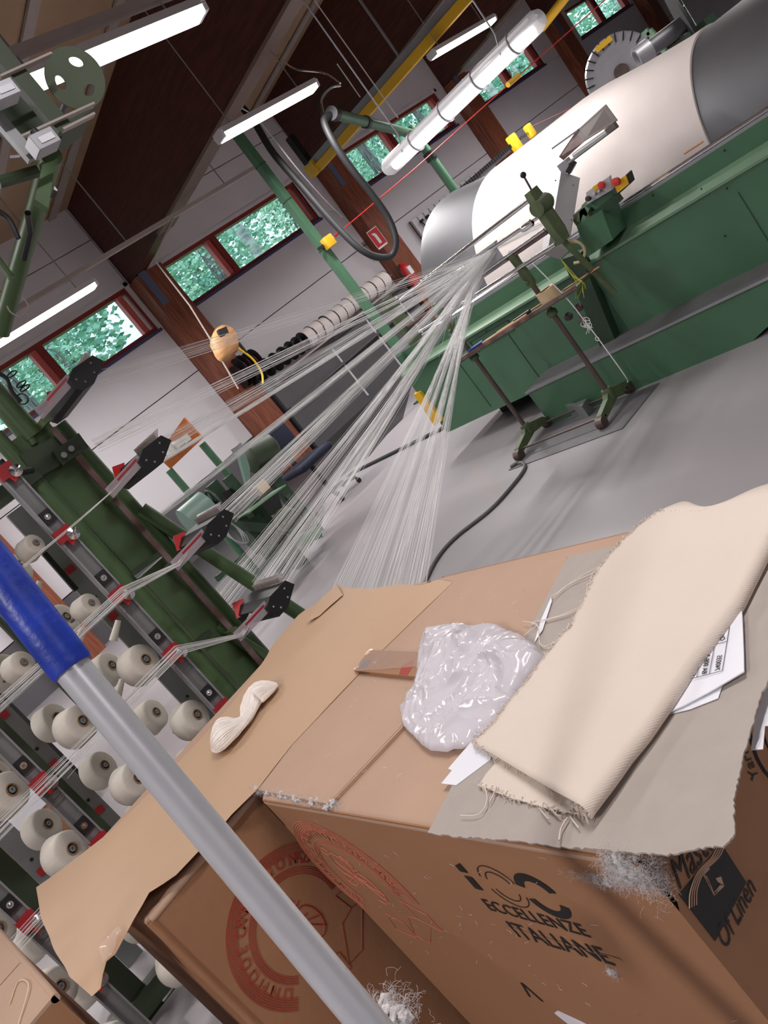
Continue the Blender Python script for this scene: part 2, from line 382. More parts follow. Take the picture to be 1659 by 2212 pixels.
for k, (x, y) in enumerate(spots):
    lm = ['leaf_a', 'leaf_b', 'leaf_c'][k % 3]; birch = k % 2 == 0
    t = thing('leafy_tree', '%s tree with %s trunk outside, %s from the left through the windows' % (tl[lm][1], 'a white birch' if birch else 'a grey', order[k]), 'tree', (x, y, 0), 'trees outside the windows')
    pts = [(x, y, 0), (x+R.uniform(-.3, .3), y, 5), (x+R.uniform(-.5, .5), y, 10), (x, y, 15)]
    MB().tube(curve(pts, 4), [.2-.14*i/12 for i in range(13)], 8).build('trunk', 'birch' if birch else 'bark', t, True)
    cr = MB()
    for q in range(8): leaf_ball(cr, (x+R.uniform(-1.3, 1.3), y+R.uniform(-.4, 1.3), R.uniform(2.8, 12)), R.uniform(1.0, 1.5), 330, R, .07)
    o = cr.build('crown', lm, t); o['kind'] = 'stuff'
for k in range(16):
    x = 0+k*4.75; y = (34 if k % 2 else 43)+R.uniform(-1, 1)
    t = thing('forest_tree', 'dense tree in the far forest edge, %s from the left' % order[k], 'tree', (x, y, 0), 'far forest edge')
    MB().tube([(x, y, 0), (x, y, 9), (x, y, 17)], [.3, .22, .1], 8).build('trunk', 'bark', t, True)
    cr = MB()
    for q in range(11): leaf_ball(cr, (x+R.uniform(-1.8, 1.8), y+R.uniform(-1, 1), 2+q*1.7+R.uniform(-1, 1)), 2.9, 420, R, .2)
    o = cr.build('crown', ['leaf_b', 'leaf_a'][k % 2], t); o['kind'] = 'stuff'

# ------------------------------------------------------------------ fluorescent fixtures
def lamp(c, L, ax, label, hang=None, wide=.16):
    t = thing('fluorescent_lamp', label, 'lamp', c, None); x, y, z = c
    d = Vector((1, 0, 0)) if ax == 'X' else Vector((0, 1, 0)); s = Vector((0, 1, 0)) if ax == 'X' else Vector((1, 0, 0)); up = V(0, 0, 1); c = Vector(c)
    prof = [(-.5, .0), (-.42, .055), (.42, .055), (.5, .0)]
    MB().prism([c-d*L/2+s*wide*a+up*b for a, b in prof], d*L).build('housing', 'lamp_white', t)
    prof = [(-.48, .0), (-.36, -.045), (.36, -.045), (.48, .0)]
    MB().prism([c-d*(L/2-.03)+s*wide*a+up*b for a, b in prof], d*(L-.06)).build('diffuser', 'lamp_glow', t)
    for e in (-1, 1):
        MB().prism([c+d*e*(L/2-.03)+s*wide*a*1.04+up*b for a, b in [(-.5, .03), (-.4, -.04), (.4, -.04), (.5, .03)]], d*e*.035).build('end_cap', 'lamp_white', t)
    for e in (-.35, .35):
        p = c+d*e*L+up*.05; MB().tube([p, p+up*(roofz(p.y)-p.z-.06)], .006, 6).build('hanger', 'alu_matt', t)
    return t
lamp(LAMPS[0][0], 1.55, 'X', 'large bright fluorescent lamp at the top left, partly behind the green holed disc')
lamp(LAMPS[1][0], 1.5, 'X', 'fluorescent lamp behind the green ceiling pole, beside the dark beam')
lamp(LAMPS[2][0], 1.5, 'X', 'fluorescent lamp on the left edge above the leftmost window')
lamp(LAMPS[3][0], 1.6, 'X', 'small far fluorescent lamp above the yellow beam')
for i, (c_, L, ax, pw) in enumerate(LAMPS[5:]): lamp(c_, L, ax, 'fluorescent lamp outside the view, %s of the hall rows and one added fill lamp around the viewer' % order[i])
# suspension rails along X carrying lamps
for y, z, xa, xb, lb in ((4.27, 3.66, 1.2, 7.4, 'pale lamp rail running over the top left lamp'), (9.18, 3.70, 3.2, 8.2, 'pale lamp rail crossing the wood column by the first window')):
    t = thing('lamp_rail', lb, 'rail', (xa, y, z))
    MB().bar((xa, y, z), (xb, y, z), .07, .05).build('rail', 'batten', t)
    for q in (.15, .5, .85):
        xx = xa+(xb-xa)*q; MB().tube([(xx, y, z), (xx, y, roofz(y)-.04)], .008, 6).build('hanger', 'alu_matt', t)
# lamp over the drum, with a clear cover
c = Vector((5.0, 3.70, 2.10)); t = thing('drum_lamp', 'long tube lamp in a clear cover hanging low over the white drum', 'lamp', c)
MB().bev(c+V(-.065, -.80, .0), c+V(.065, .80, .05), .02).build('housing', 'lamp_white', t, True)
MB().tube([c+V(0, -.74, -.02), c+V(0, .74, -.02)], .036, 12).build('tube', 'lamp_glow', t, True)
MB().lathe(c+V(0, -.84, 0), (0, 1, 0), [(0, .02), (.01, .05), (.05, .068), (.8, .07), (1.63, .068), (1.67, .05), (1.68, .02)], 20, True).build('clear_cover', 'tube_cover', t, True)
for e in (-.6, -.25, .1, .45): MB().torus(c+V(0, e, 0), (0, 1, 0), .072, .008, 20, 5).build('clip', 'alu_matt', t)
for e in (-.52, .55):
    MB().tube([c+V(-.07, e, 0), c+V(0, e, .12), c+V(0, e, roofz(c.y+e)-c.z-.02)], .006, 6).build('cord', 'alu_matt', t)

# ------------------------------------------------------------------ overhead steelwork
t = thing('yellow_crane_beam', 'yellow beam with a grey upper flange hanging by the second wood column', 'beam', (10.4, 10.3, 3.55))
a = at(688, 362, 'Z', 3.52); b = V(a.x+.05, 1.5, 3.56)
MB().bar(a, b, .10, .13).build('web', 'yellow', t); MB().bar(a+V(.06, .1, .13), b+V(.06, 0, .13), .14, .10).build('flange', 'alu_matt', t)
MB().bar(a+V(0, -.02, .05), a+V(0, .22, .05), .16, .2).build('end_block', 'yellow', t)
for q in (8, 4): MB().tube([(a.x+.05, q, 3.7), (a.x+.05, q, roofz(q)-.02)], .02, 8).build('hanger', 'alu_matt', t)
MB().bb(V(a.x-.02, a.y+.1, 3.7), V(a.x+.1, a.y+.22, 4.2)).build('motor', 'black_plastic', t)
# green ceiling pole
t = thing('green_pole', 'green square post from floor to beam with a yellow switch on it', 'post', (7.1, 8, 0))
MB().bb((7.05, 7.95, 0), (7.15, 8.05, 3.93)).build('post', 'green_machine', t)
MB().bb((6.9, 7.8, 0), (7.3, 8.2, .02)).build('foot_plate', 'green_dark', t)
for z in (2.2, 2.9, 3.4): MB().bb((7.045, 7.945, z), (7.155, 8.055, z+.012)).build('weld', 'green_dark', t)
t = thing('rope_switch', 'yellow pull rope switch clamped on the green ceiling pole', 'switch', (7.1, 7.9, 1.75))
p = at(703, 528, 'Y', 7.9)
MB().bev(p+V(-.05, -.10, -.07), p+V(.09, .0, .07), .012).build('body', 'yellow', t, True); MB().bb(p+V(-.13, -.02, -.02), p+V(.13, .02, .02)).build('clamp', 'black_plastic', t)
MB().tube([p+V(.08, -.05, 0), p+V(.2, -.02, .01)], .02, 8).build('rope_eye', 'alu_matt', t, True)
# red emergency rope
a = p+V(.15, -.04, .01); b = at(1110, 172, 'Y', 5.2); b2 = at(1330, -20, 'Y', 5.0)
t = thing('red_rope', 'thin red emergency rope running up to the right past the lamp', 'rope', a)
MB().tube([a, a.lerp(b, .5)+V(0, 0, -.02), b], .007, 6).build('rope', 'red', t, True); MB().tube([b, b2], .006, 6).build('rope', 'red', t, True)
MB().tube([a, a.lerp(b, .035)], .014, 8).build('sleeve', 'red', t, True)
d = (b2-b).normalized(); MB().tube([b-d*.12, b+d*.10], .028, 8).build('marker', 'yellow', t, True)
# second rope and yellow switches on a chain
p1 = at(1112, 308, 'Y', 8.2); p2 = at(1145, 284, 'Y', 8.2)
t = thing('chain_switch', 'two small yellow switch boxes on a chain behind the drum', 'switch', p1)
MB().bev(p1+V(-.09, -.06, -.13), p1+V(.07, .06, .13), .02).build('body', 'yellow', t, True); MB().bev(p2+V(-.07, -.05, -.1), p2+V(.08, .05, .12), .03).build('body', 'yellow', t, True)
for k in range(6): MB().torus(p1.lerp(p2, .2+.12*k), (1, 0, k % 2), .02, .005, 10, 5).build('chain_link', 'black_plastic', t)
for q in (.3, .33): MB().tube([p2+V(.05, 0, .05), at(1390, 160, 'Y', 8.2+q)], .006, 6).build('rope', 'red_deep', t)
# drag chain from the post to the drum end
a = at(1000, 405, 'Y', 7.9); b = at(1100, 318, 'Y', 7.9)
t = thing('drag_chain', 'black cable drag chain rising behind the drum', 'chain', a)
for k in range(22): q = a.lerp(b, k/21); MB().box(q, (.05, .05, .06)).build('chain_link', 'black_plastic', t)
MB().bar(a+V(0, .03, -.05), b+V(0, .03, -.05), .04, .03).build('guide_rail', 'alu_matt', t)
# green post + arm with hoses
t = thing('green_boom', 'green post carrying a dark green boom arm with hoses behind the lamp', 'boom', (9.7, 8, 0))
MB().tube([(9.7, 8, 0), (9.7, 8, 2.85)], .065, 14).build('post', 'green_machine', t, True)
MB().tube([(9.7, 8, 1.72), (9.7, 8, 1.8)], .085, 14).build('collar', 'black_plastic', t, True); MB().tube([(9.7, 8, 2.32), (9.7, 8, 2.44)], .085, 14).build('collar', 'black_plastic', t, True)
e0 = at(722, 246, 'Y', 7.0); e1 = V(9.7, 8, 2.72)
MB().bb(V(9.5, 7.8, 0), V(9.9, 8.2, .02)).build('foot_plate', 'green_dark', t)
MB().tube([e0, e1], .062, 14).build('arm', 'green_machine', t, True); MB().tube([e0.lerp(e1, .33), e0.lerp(e1, .36)], .075, 14).build('collar', 'black_plastic', t, True)
MB().tube([e0-(e1-e0)*.03, e0+(e1-e0)*.015], .08, 14).build('end_cap', 'black_plastic', t, True)
# black hose loop: from arm end down to the loop at (830,555), back up to the beam
hp = [(715, 248), (700, 262), (722, 310), (760, 365), (800, 415), (838, 470), (855, 520), (845, 552), (815, 555), (775, 535), (720, 480), (650, 400), (590, 330), (550, 265), (520, 228)]
ys = [7.0, 7.0, 7.0, 7.05, 7.1, 7.15, 7.2, 7.3, 7.35, 7.4, 7.5, 7.6, 7.7, 7.8, 7.9]
single('black_hose', MB().tube(curve([at(x, y, 'Y', q) for (x, y), q in zip(hp, ys)], 6), .042, 10), 'rubber', 'thick black hose hanging in a long loop in front of the wood column', 'hose', smooth=True)
for k, (pp, mm, r, lb) in enumerate([([(520, 232), (560, 262), (640, 362), (700, 430), (740, 470)], 'alu_matt', .008, 'thin pale cable lying along the black hose'), ([(700, 250), (695, 215), (715, 190), (735, 185)], 'chrome', .014, 'shiny cable loop curling over the boom end'), ([(735, 180), (700, 158), (640, 150), (610, 130)], 'chrome', .010, 'shiny cable running from the boom end to the beam'),
        ([(700, 255), (690, 230), (698, 200), (725, 183)], 'rubber', .02, 'dark cable loop curling over the boom end')]):
    single('cable', MB().tube(curve([at(x, y, 'Y', 7.05+.2*i*(k != 1)) for i, (x, y) in enumerate(pp)], 6), r, 8), mm, lb, 'cable', smooth=True)
# cords hanging from roof
for (x0, y0), (x1, y1), Y_, lb in (((675, -5), (860, 255), 7.6, 'long thin white cord slanting past the yellow beam'), ((728, 138), (778, 210), 8.0, 'short thin white cord beside the brown beam')):
    single('hanging_cord', MB().tube([at(x0, y0, 'Y', Y_), at(x1, y1, 'Y', Y_)], .008, 6), 'yarn', lb, 'cord')

# ------------------------------------------------------------------ things on the window wall
ty = 11.33
t = thing('spool_bar', 'steel bar holding the row of spools under the windows', 'bar', (9.5, 11.4, 1.31))
A, B = at(835, 603, 'Y', ty), at(520, 815, 'Y', ty)
MB().tube([A+V(.15, 0, 0), B-V(.1, 0, 0)], .02, 8).build('bar', 'steel', t, True)
for q in (.1, .45, .9):
    m_ = A.lerp(B, q); MB().bb(m_+V(-.02, 0, -.06), m_+V(.02, .36, -.02)).build('bracket', 'alu_matt', t)
MB().bar(V(7.5, ty-.1, 1.30), V(11.3, ty-.1, 1.23), .03, .03).build('front_rail', 'batten', t)
def spool(c, white, label, r=.165, w=.235, red=False):
    if not white and not red: r, w = .16, .20
    s_ = thing('yarn_spool', label, 'spool', c, 'spools on the wall bar'); d = V(1, 0, -.03)
    MB().lathe(Vector(c)-d*w*.5, d, [(0, .025), (0, r), (.012, r), (.012, .03)], 22).build('flange', 'black_plastic', s_, True)
    MB().lathe(Vector(c)+d*(w*.5-.02), d, [(0, .03), (0, r), (.012, r), (.012, .025)], 22).build('flange', 'black_plastic', s_, True)
    MB().lathe(Vector(c)-d*(w*.5-.018), d, [(0, r*.5), (0, r*.98 if white else r*.42), (w-.036, r*.98 if white else r*.42), (w-.036, r*.5)], 22).build('winding', 'tape_tan' if False else ('wound_yarn' if white else ('red_deep' if red else 'black_plastic')), s_, True)
ordw = ['first', 'second', 'third', 'fourth', 'fifth', 'sixth', 'seventh', 'eighth', 'ninth', 'tenth', 'eleventh', 'twelfth']
wh = [(828, 608), (812, 619), (795, 631), (779, 643), (762, 655), (747, 668), (731, 681), (715, 693), (701, 707), (683, 716), (667, 729)]
for i, (x, y) in enumerate(wh): spool(at(x-3, y+2, 'Y', ty), True, 'white wound spool, %s from the fire extinguisher on the wall bar' % ordw[i])
bl = [(651, 742), (637, 752), (622, 762), (605, 775), (588, 787), (570, 799), (553, 811)]
for i, (x, y) in enumerate(bl): spool(at(x, y, 'Y', ty), False, 'empty black spool, %s after the white ones on the wall bar' % ordw[i])
for i, (x, y) in enumerate([(547, 782), (524, 795), (520, 812)]): spool(at(x, y, 'Y', ty), False, 'large black spool with a red core, %s from the wooden float' % ordw[i], .2, .12, True)
t = thing('low_grey_cabinet', 'low grey steel cabinet standing under the spool bar', 'cabinet', (9.2, 11.4, 0))
MB().bb((7.45, 11.42, .0), (11.2, 11.69, 1.2)).build('body', 'wall_grey', t)
for x in (8.9, 9.9, 10.8): MB().bb((x, 11.395, .1), (x+.03, 11.42, 1.1)).build('strip', 'wall_white', t)
MB().bb((7.45, 11.3, .78), (11.2, 11.42, .82)).build('shelf', 'wall_grey', t)
# wooden float
c = at(485, 742, 'Y', 9.0)
t = thing('wooden_float', 'rounded tan wooden block hanging on a cord before the wood column', 'block', c)
pts = [(455, 728), (462, 712), (488, 703), (500, 728), (514, 752), (512, 765), (495, 778), (480, 782), (468, 770), (455, 748)]
bm = bmesh.new(); bmesh.ops.create_uvsphere(bm, u_segments=20, v_segments=12, radius=1)
ax1 = (at(480, 782, 'Y', 9.0)-at(488, 703, 'Y', 9.0))*.5; ax2 = (at(514, 752, 'Y', 9.0)-at(455, 735, 'Y', 9.0))*.5
for v in bm.verts:
    f_ = 1-.18*(v.co.z > .3); v.co = c+ax1*v.co.z*.98+ax2*v.co.x*f_+V(0, .15, 0)*v.co.y
MB().bm(bm).build('body', 'tan_wood', t, True)
MB().slab([(471, 712), (489, 705), (496, 722), (476, 727)], 'Y', 8.86, (0, .05, 0)).build('dark_grille', 'black_plastic', t)
MB().tube(curve([at(514, 752, 'Y', 9), at(545, 775, 'Y', 9), at(565, 805, 'Y', 9), at(568, 830, 'Y', 9)], 6), .014, 8).build('yellow_cable', 'yellow', t, True)
MB().tube([at(410, 660, 'Y', 9.0), at(456, 735, 'Y', 9.0)], .01, 6).build('cord', 'batten', t)
MB().tube([at(333, 560, 'Y', 9.0), at(410, 660, 'Y', 9.0)], .01, 6).build('cord', 'batten', t)
q_ = at(385, 462, 'Y', 9.1); MB().tube([at(333, 560, 'Y', 9.0), at(350, 520, 'Y', 9.05), V(q_.x, 9.18, 3.70)], .012, 6).build('hanging_bracket', 'batten', t)
MB().tube([at(505, 728, 'Y', 9.0), at(532, 762, 'Y', 9.0)], .02, 8).build('plug', 'black_plastic', t)
MB().tube([at(480, 780, 'Y', 9.0), at(515, 840, 'Y', 9.0)], .01, 6).build('cord', 'batten', t)
# power board on green pipes
t = thing('power_board', 'orange plywood board with white sockets on a green pipe', 'board', at(390, 960, 'Y', 6.9))
pa, pb, pc_, pd = at(397, 903, 'Y', 6.7), at(438, 947, 'Y', 6.7), at(368, 1013, 'Y', 6.95), at(338, 985, 'Y', 6.95)
MB().prism([pa, pb, pc_, pd], (.03, .03, 0)).build('board', 'orange_board', t)
for x, y in ((400, 949), (385, 958)):
    q = at(x, y, 'Y', 6.74); MB().bev(q+V(-.04, -.03, -.035), q+V(.04, .06, .035), .008).build('socket', 'socket_white', t, True)
q = at(369, 968, 'Y', 6.8); MB().bev(q+V(-.05, -.03, -.05), q+V(.05, .06, .04), .008).build('socket', 'socket_white', t, True)
MB().tube([at(436, 958, 'Y', 6.85), V(at(436, 958, 'Y', 6.85).x, 6.85, 0)], .035, 10).build('pipe', 'green_machine', t, True)
MB().tube([at(365, 1015, 'Y', 6.95), V(at(365, 1015, 'Y', 6.95).x, 6.95, 0)], .035, 10).build('pipe', 'green_machine', t, True)
# extinguisher + sign
q = at(880, 588, 'Y', 11.3); t = thing('fire_extinguisher', 'red fire extinguisher on the wood column below its sign', 'extinguisher', q-V(0, 0, .25))
MB().lathe(q-V(0, 0, .28), (0, 0, 1), [(0, .08), (.01, .1), (.36, .1), (.42, .07), (.46, .03)], 20, True).build('cylinder', 'red', t, True)
MB().box(q+V(0, -.1, 0), (.1, .01, .16)).build('label', 'white_paper', t)
MB().bb(q+V(-.06, -.02, .18), q+V(.06, .02, .21)).build('handle', 'red_deep', t); MB().tube(curve([q+V(.0, 0, .2), q+V(-.15, 0, .15), q+V(-.16, 0, -.1)], 6), .014, 8).build('hose', 'rubber', t, True)
q = at(815, 514, 'Y', 11.38); t = thing('extinguisher_sign', 'red and white fire extinguisher sign on the wood column', 'sign', q)
MB().bb(q+V(-.15, 0, -.19), q+V(.15, .015, .19)).build('plate', 'red', t); MB().bb(q+V(-.15, -.002, -.19), q+V(.15, .0, -.155)).bb(q+V(-.15, -.002, .175), q+V(.15, 0, .19)).bb(q+V(-.15, -.002, -.19), q+V(-.14, 0, .19)).bb(q+V(.14, -.002, -.19), q+V(.15, 0, .19)).build('border', 'white_paper', t)
MB().prism([q+V(-.035, -.004, -.11), q+V(.035, -.004, -.11), q+V(.035, -.004, .06), q+V(.012, -.004, .1), q+V(-.06, -.004, .12), q+V(-.06, -.004, .09), q+V(-.035, -.004, .06)], (0, .003, 0)).build('pictogram', 'white_paper', t)
# tool board on wall
t = thing('tool_rack', 'white wire tool rack on the wall behind the drum end', 'rack', at(930, 485, 'Y', 11.6))
a, b = at(885, 485, 'Y', 11.66), at(990, 400, 'Y', 11.66)
MB().bb((a.x, 11.64, 1.35), (15.2, 11.69, 2.0)).build('panel', 'wall_white', t)
for k in range(14): xx = a.x+.05+k*.2; MB().bb((xx, 11.62, 1.36), (xx+.01, 11.64, 1.99)).build('wire', 'alu_matt', t)
MB().bb((a.x, 11.6, 1.33), (15.2, 11.64, 1.36)).build('edge', 'pole_brown', t); MB().bb((a.x-.02, 11.6, 1.33), (a.x, 11.64, 2.0)).build('edge', 'pole_brown', t)
R = random.Random(5)
for k in range(12):
    xx = a.x+.22+k*.2; h = R.uniform(.18, .42); zt = 1.9
    s_ = thing('hand_tool', 'small black hand tool on the white rack, %s from its left edge' % ordw[k], 'tool', (xx, 11.55, zt-h), 'tools on the wire rack')
    MB().tube([(xx, 11.58, zt), (xx+.02, 11.56, zt-h*.5), (xx, 11.56, zt-h)], [.012, .02, .03], 6).build('handle', 'black_plastic', s_); MB().bb((xx-.035, 11.53, zt-.05), (xx+.035, 11.59, zt)).build('head', 'black_plastic', s_)
# far machinery behind the drum
q = V(10, 5.28, 1.62)
t = thing('dial_wheel', 'grey wheel with dark radial notches above the drum', 'wheel', q); n_ = V(.88, .46, 0)
MB().lathe(q, n_, [(0, .05), (0, .40), (.04, .42), (.06, .38), (.06, .05)], 32).build('disc', 'alu_matt', t, True)
u, w = perp(n_)
for k in range(26):
    a_ = 2*math.pi*k/26; d = u*math.cos(a_)+w*math.sin(a_); MB().bar(q+d*.32-n_*.012, q+d*.415-n_*.012, .014, .012, n_).build('notch', 'black_plastic', t)
MB().bar(q+(V(0, 0, 1)*.37)+V(-.02, .0, 0)-n_*.02-V(.05, -.08, 0), q+V(0, 0, .37)-n_*.02+V(.05, -.08, 0), .06, .02, n_).build('yellow_tag', 'yellow', t)
MB().lathe(q-n_*.03, n_, [(0, .0), (0, .09), (.03, .09)], 16).build('hub', 'pole_brown', t, True)
t = thing('warp_beam', 'dark disc flange with a shiny bluish tube behind the drum', 'beam', (10, 4.44, 1.0))
q = V(10, 4.44, 1.60); MB().lathe(q, V(.5, -.86, 0), [(0, .05), (0, .46), (.03, .46), (.03, .05)], 36).build('flange', 'rubber', t, True)
e = at(1375, 128, 'X', 9.6); MB().tube([q, e], .09, 16).build('tube', 'steel', t, True); MB().tube([q.lerp(e, .7), e], .12, 16).build('sleeve', 'alu_matt', t, True)
MB().bb(V(9.9, 4.2, 0), V(10.2, 4.7, 1.5)).build('stand', 'green_dark', t)
t = thing('green_rack_frame', 'pale green steel frame standing behind the dial wheel', 'frame', (11, 6, 0))
for (x0, y0), (x1, y1) in (((1270, 165), (1292, 208)), ((1362, 104), (1402, 66)), ((1402, 66), (1420, 86)), ((1270, 165), (1292, 148))):
    MB().bar(at(x0, y0, 'X', 11), at(x1, y1, 'X', 11), .05, .08).build('bar', 'green_light', t)
p = at(1292, 208, 'X', 11); MB().bb(p+V(-.03, -.03, -p.z), p+V(.03, .03, 0)).build('leg', 'green_light', t); p = at(1420, 86, 'X', 11); MB().bb(p+V(-.03, -.03, -p.z), p+V(.03, .03, 0)).build('leg', 'green_light', t)
# yellow rail upper right
single('yellow_pipe', MB().tube([at(1170, 60, 'X', 13), at(1240, -30, 'X', 13)], .07, 10), 'yellow', 'short yellow pipe at the top behind the drum lamp', 'pipe', smooth=True)

# ------------------------------------------------------------------ warping machine with its drum
wm = thing('warping_machine', 'large green sectional warping machine with a white wound steel drum', 'machine', (5.6, 3, 0))
XF = 4.50; YL = 5.22; YR = .3; ZB = .18
MB().bb((XF, 3.20, ZB), (XF+.05, YL, .785)).build('front_panel', 'green_machine', wm)
MB().bb((XF-.02, YR, ZB), (XF+.05, 3.20, .785)).build('front_panel', 'green_machine', wm)
MB().prism([(XF+.05, YR, .775), (XF-.03, YR, .775), (XF-.03, YR, .79), (XF+.12, YR, .835), (XF+.12, YR, .80)], (0, YL-YR, 0)).build('sloped_ledge', 'green_light', wm)
MB().bb((XF+.10, YR, .80), (XF+.14, YL, .935)).build('upper_panel', 'green_machine', wm)
MB().bb((XF+.10, YR, .935), (XF+.26, YL, .95)).build('top_rail', 'alu_matt', wm)
MB().tube([(XF+.13, YR, .962), (XF+.13, YL, .962)], .012, 8).build('rail_rod', 'chrome', wm, True)
MB().bb((XF+.05, YL-.05, ZB), (6.4, YL, .93)).build('end_panel', 'green_machine', wm)
MB().bb((6.4, YR, .02), (6.46, YL, .7)).build('rear_panel', 'green_dark', wm)
MB().bb((XF+.45, YR, 0), (6.4, YL-.2, ZB)).build('plinth', 'rubber', wm)
MB().bb((XF+.06, YR, ZB), (6.38, YL-.06, ZB+.03)).build('base_pan', 'green_dark', wm)
for px_a, px_b in (((1150, 690), (1140, 672)),): pass
for y in (4.05, 4.62): MB().bb((XF-.004, y, .22), (XF, y+.004, .70)).build('panel_joint', 'green_dark', wm)
MB().bb((XF-.024, 2.18, .30), (XF-.02, 2.184, .70)).build('panel_joint', 'green_dark', wm)
ht = MB()
for a_, b_ in (((3.98, .735), (4.40, .738)), ((3.98, .65), (4.40, .653)), ((3.98, .65), (3.984, .738)), ((4.396, .65), (4.40, .738))): ht.bb((XF-.005, a_[0], a_[1]), (XF, b_[0], b_[1]))
ht.build('hatch_outline', 'green_dark', wm)
for x, y, X_ in ((1570, 407, XF-.03), (1515, 408, XF-.03), (1566, 510, XF-.03), (1035, 760, XF-.01), (1050, 716, XF-.01), (1410, 422, XF+.09), (1340, 470, XF+.09), (1565, 325, XF+.09)):
    q = at(x, y, 'X', X_); MB().ball(q, .006, 1).build('bolt', 'black_plastic', wm)
MB().bar(at(1535, 418, 'X', XF-.022), at(1650, 348, 'X', XF-.022), .003, .003).build('scratch_line', 'green_light', wm)
# drum: conical steel body with wound white yarn
KD = .97
DA = V(5.8*KD, 0, 1.5-.75*KD)
prof = [(-.3, .05), (-.3, .69), (2.45, .70), (4.34, .835), (4.86, .945), (4.92, .945), (4.92, .05)]
dr = MB().lathe(DA, (0, 1, 0), [(a_*KD, b_*KD) for a_, b_ in prof], 96).build('steel_drum', 'steel', wm, True)
prof = [(2.48, .695), (2.485, .715), (2.60, .722), (2.9, .765), (3.2, .822), (3.32, .838), (3.4, .845), (3.9, .858), (4.33, .872), (4.36, .86), (4.365, .835)]
MB().lathe(DA, (0, 1, 0), [(a_*KD, b_*KD) for a_, b_ in prof], 96).build('wound_yarn', 'wound_yarn', dr, True)
MB().tube([(DA.x, .4, DA.z), (DA.x, YL-.02, DA.z)], .09, 16).build('drum_shaft', 'pole_brown', wm, True)
MB().bb((DA.x-.2, 4.98, .0), (DA.x+.2, 5.1, .9)).build('bearing_block', 'green_dark', wm)
MB().tube([at(1518, 306, 'X', XF+.17), at(1478, 332, 'X', XF+.17)], .007, 6).build('pencil', 'tan_wood', wm)
# vertical carriage on the front
MB().slab([(1214, 560), (1252, 548), (1330, 738), (1296, 748)], 'X', 4.42, (.08, 0, 0)).build('carriage_column', 'green_dark', wm)
MB().slab([(1245, 487), (1300, 455), (1324, 518), (1268, 556)], 'X', 4.40, (.20, 0, 0)).build('gear_box', 'green_machine', wm)
MB().slab([(1232, 470), (1262, 448), (1275, 470), (1248, 492)], 'X', 4.42, (.12, 0, 0)).build('slide_block', 'casting_green', wm)
# grey box arm slanting from the drum down to the stand
MB().bar(at(1224, 388, 'X', 4.62), at(1198, 545, 'X', 4.22), .125, .11, (0, -1, .4)).build('grey_box_arm', 'grey_paint', wm)
for x, y in ((1238, 400), (1234, 475), (1200, 390), (1192, 470)): q = at(x, y, 'X', 4.36); MB().ball(q, .005, 1).build('bolt', 'pole_brown', wm)
MB().bar(at(1214, 366, 'X', 4.6), at(1232, 352, 'X', 4.6), .05, .07).build('arm_head', 'alu_matt', wm); MB().bar(at(1228, 372, 'X', 4.58), at(1240, 350, 'X', 4.58), .03, .03).build('arm_joint', 'black_plastic', wm)
MB().tube([at(1228, 352, 'X', 4.55), at(1335, 272, 'X', 4.55)], .008, 8).build('arm_rod', 'rail_grey', wm, True)
MB().tube([at(1238, 336, 'X', 4.58), at(1318, 280, 'X', 4.58)], .012, 8).build('inner_tube', 'lamp_white', wm, True)
MB().bar(at(1311, 283, 'X', 4.53), at(1330, 268, 'X', 4.53), .03, .03).build('switch_box', 'plate_grey', wm)
MB().prism([at(1246, 284, 'X', 4.66), at(1310, 226, 'X', 4.66), at(1335, 260, 'X', 4.56), at(1262, 306, 'X', 4.56)], (0, .004, .004)).build('reflector_plate', 'plate_grey', wm)
MB().prism([at(1246, 284, 'X', 4.66), at(1262, 306, 'X', 4.56), at(1218, 346, 'X', 4.58), at(1209, 339, 'X', 4.58)], (0, .004, .004)).build('reflector_plate', 'rust', wm)
MB().bar(at(1194, 320, 'X', 4.66), at(1250, 280, 'X', 4.66), .025, .01).build('edge_strip', 'alu_matt', wm)
# operator panel
p = lambda x, y, X_=4.45: at(x, y, 'X', X_)
MB().prism([p(1268, 440), p(1318, 402), p(1326, 425), p(1288, 455)], (.12, 0, 0)).build('panel_housing', 'green_machine', wm)
pf = MB().prism([p(1266, 416, 4.42), p(1315, 382, 4.42), p(1322, 410, 4.42), p(1268, 442, 4.42)], (.03, 0, 0)).build('control_plate', 'grey_paint', wm)
for (x, y), mm, r, nm in (((1304, 399), 'red', .021, 'stop_button'), ((1275, 428), 'black_plastic', .015, 'selector'), ((1290, 418), 'alu_matt', .010, 'push_button'), ((1300, 412), 'alu_matt', .009, 'push_button')):
    q = p(x, y, 4.42); MB().lathe(q, (-1, 0, .3), [(0, r*.6), (.015, r*.6), (.015, r), (.03, r), (.032, .0)], 14).build(nm, mm, wm, True)
MB().prism([p(1280, 404, 4.41), p(1297, 392, 4.41), p(1301, 402, 4.41), p(1284, 413, 4.41)], (.012, 0, 0)).build('yellow_tag', 'yellow', wm)
es = MB().prism([p(1326, 398, 4.40), p(1351, 379, 4.40), p(1358, 398, 4.40), p(1334, 417, 4.40)], (.06, 0, 0)).build('emergency_box', 'yellow', wm)
MB().prism([p(1351, 378, 4.41), p(1355, 376, 4.41), p(1362, 397, 4.41), p(1336, 420, 4.41), p(1334, 416, 4.41), p(1357, 397, 4.41)], (.06, 0, 0)).build('box_back', 'black_plastic', wm)
q = p(1334, 393, 4.39); MB().lathe(q+V(.02, 0, 0), (-1, 0, .2), [(0, .012), (.02, .012), (.02, .023), (.042, .023), (.045, 0)], 16).build('stop_button', 'red', es, True)
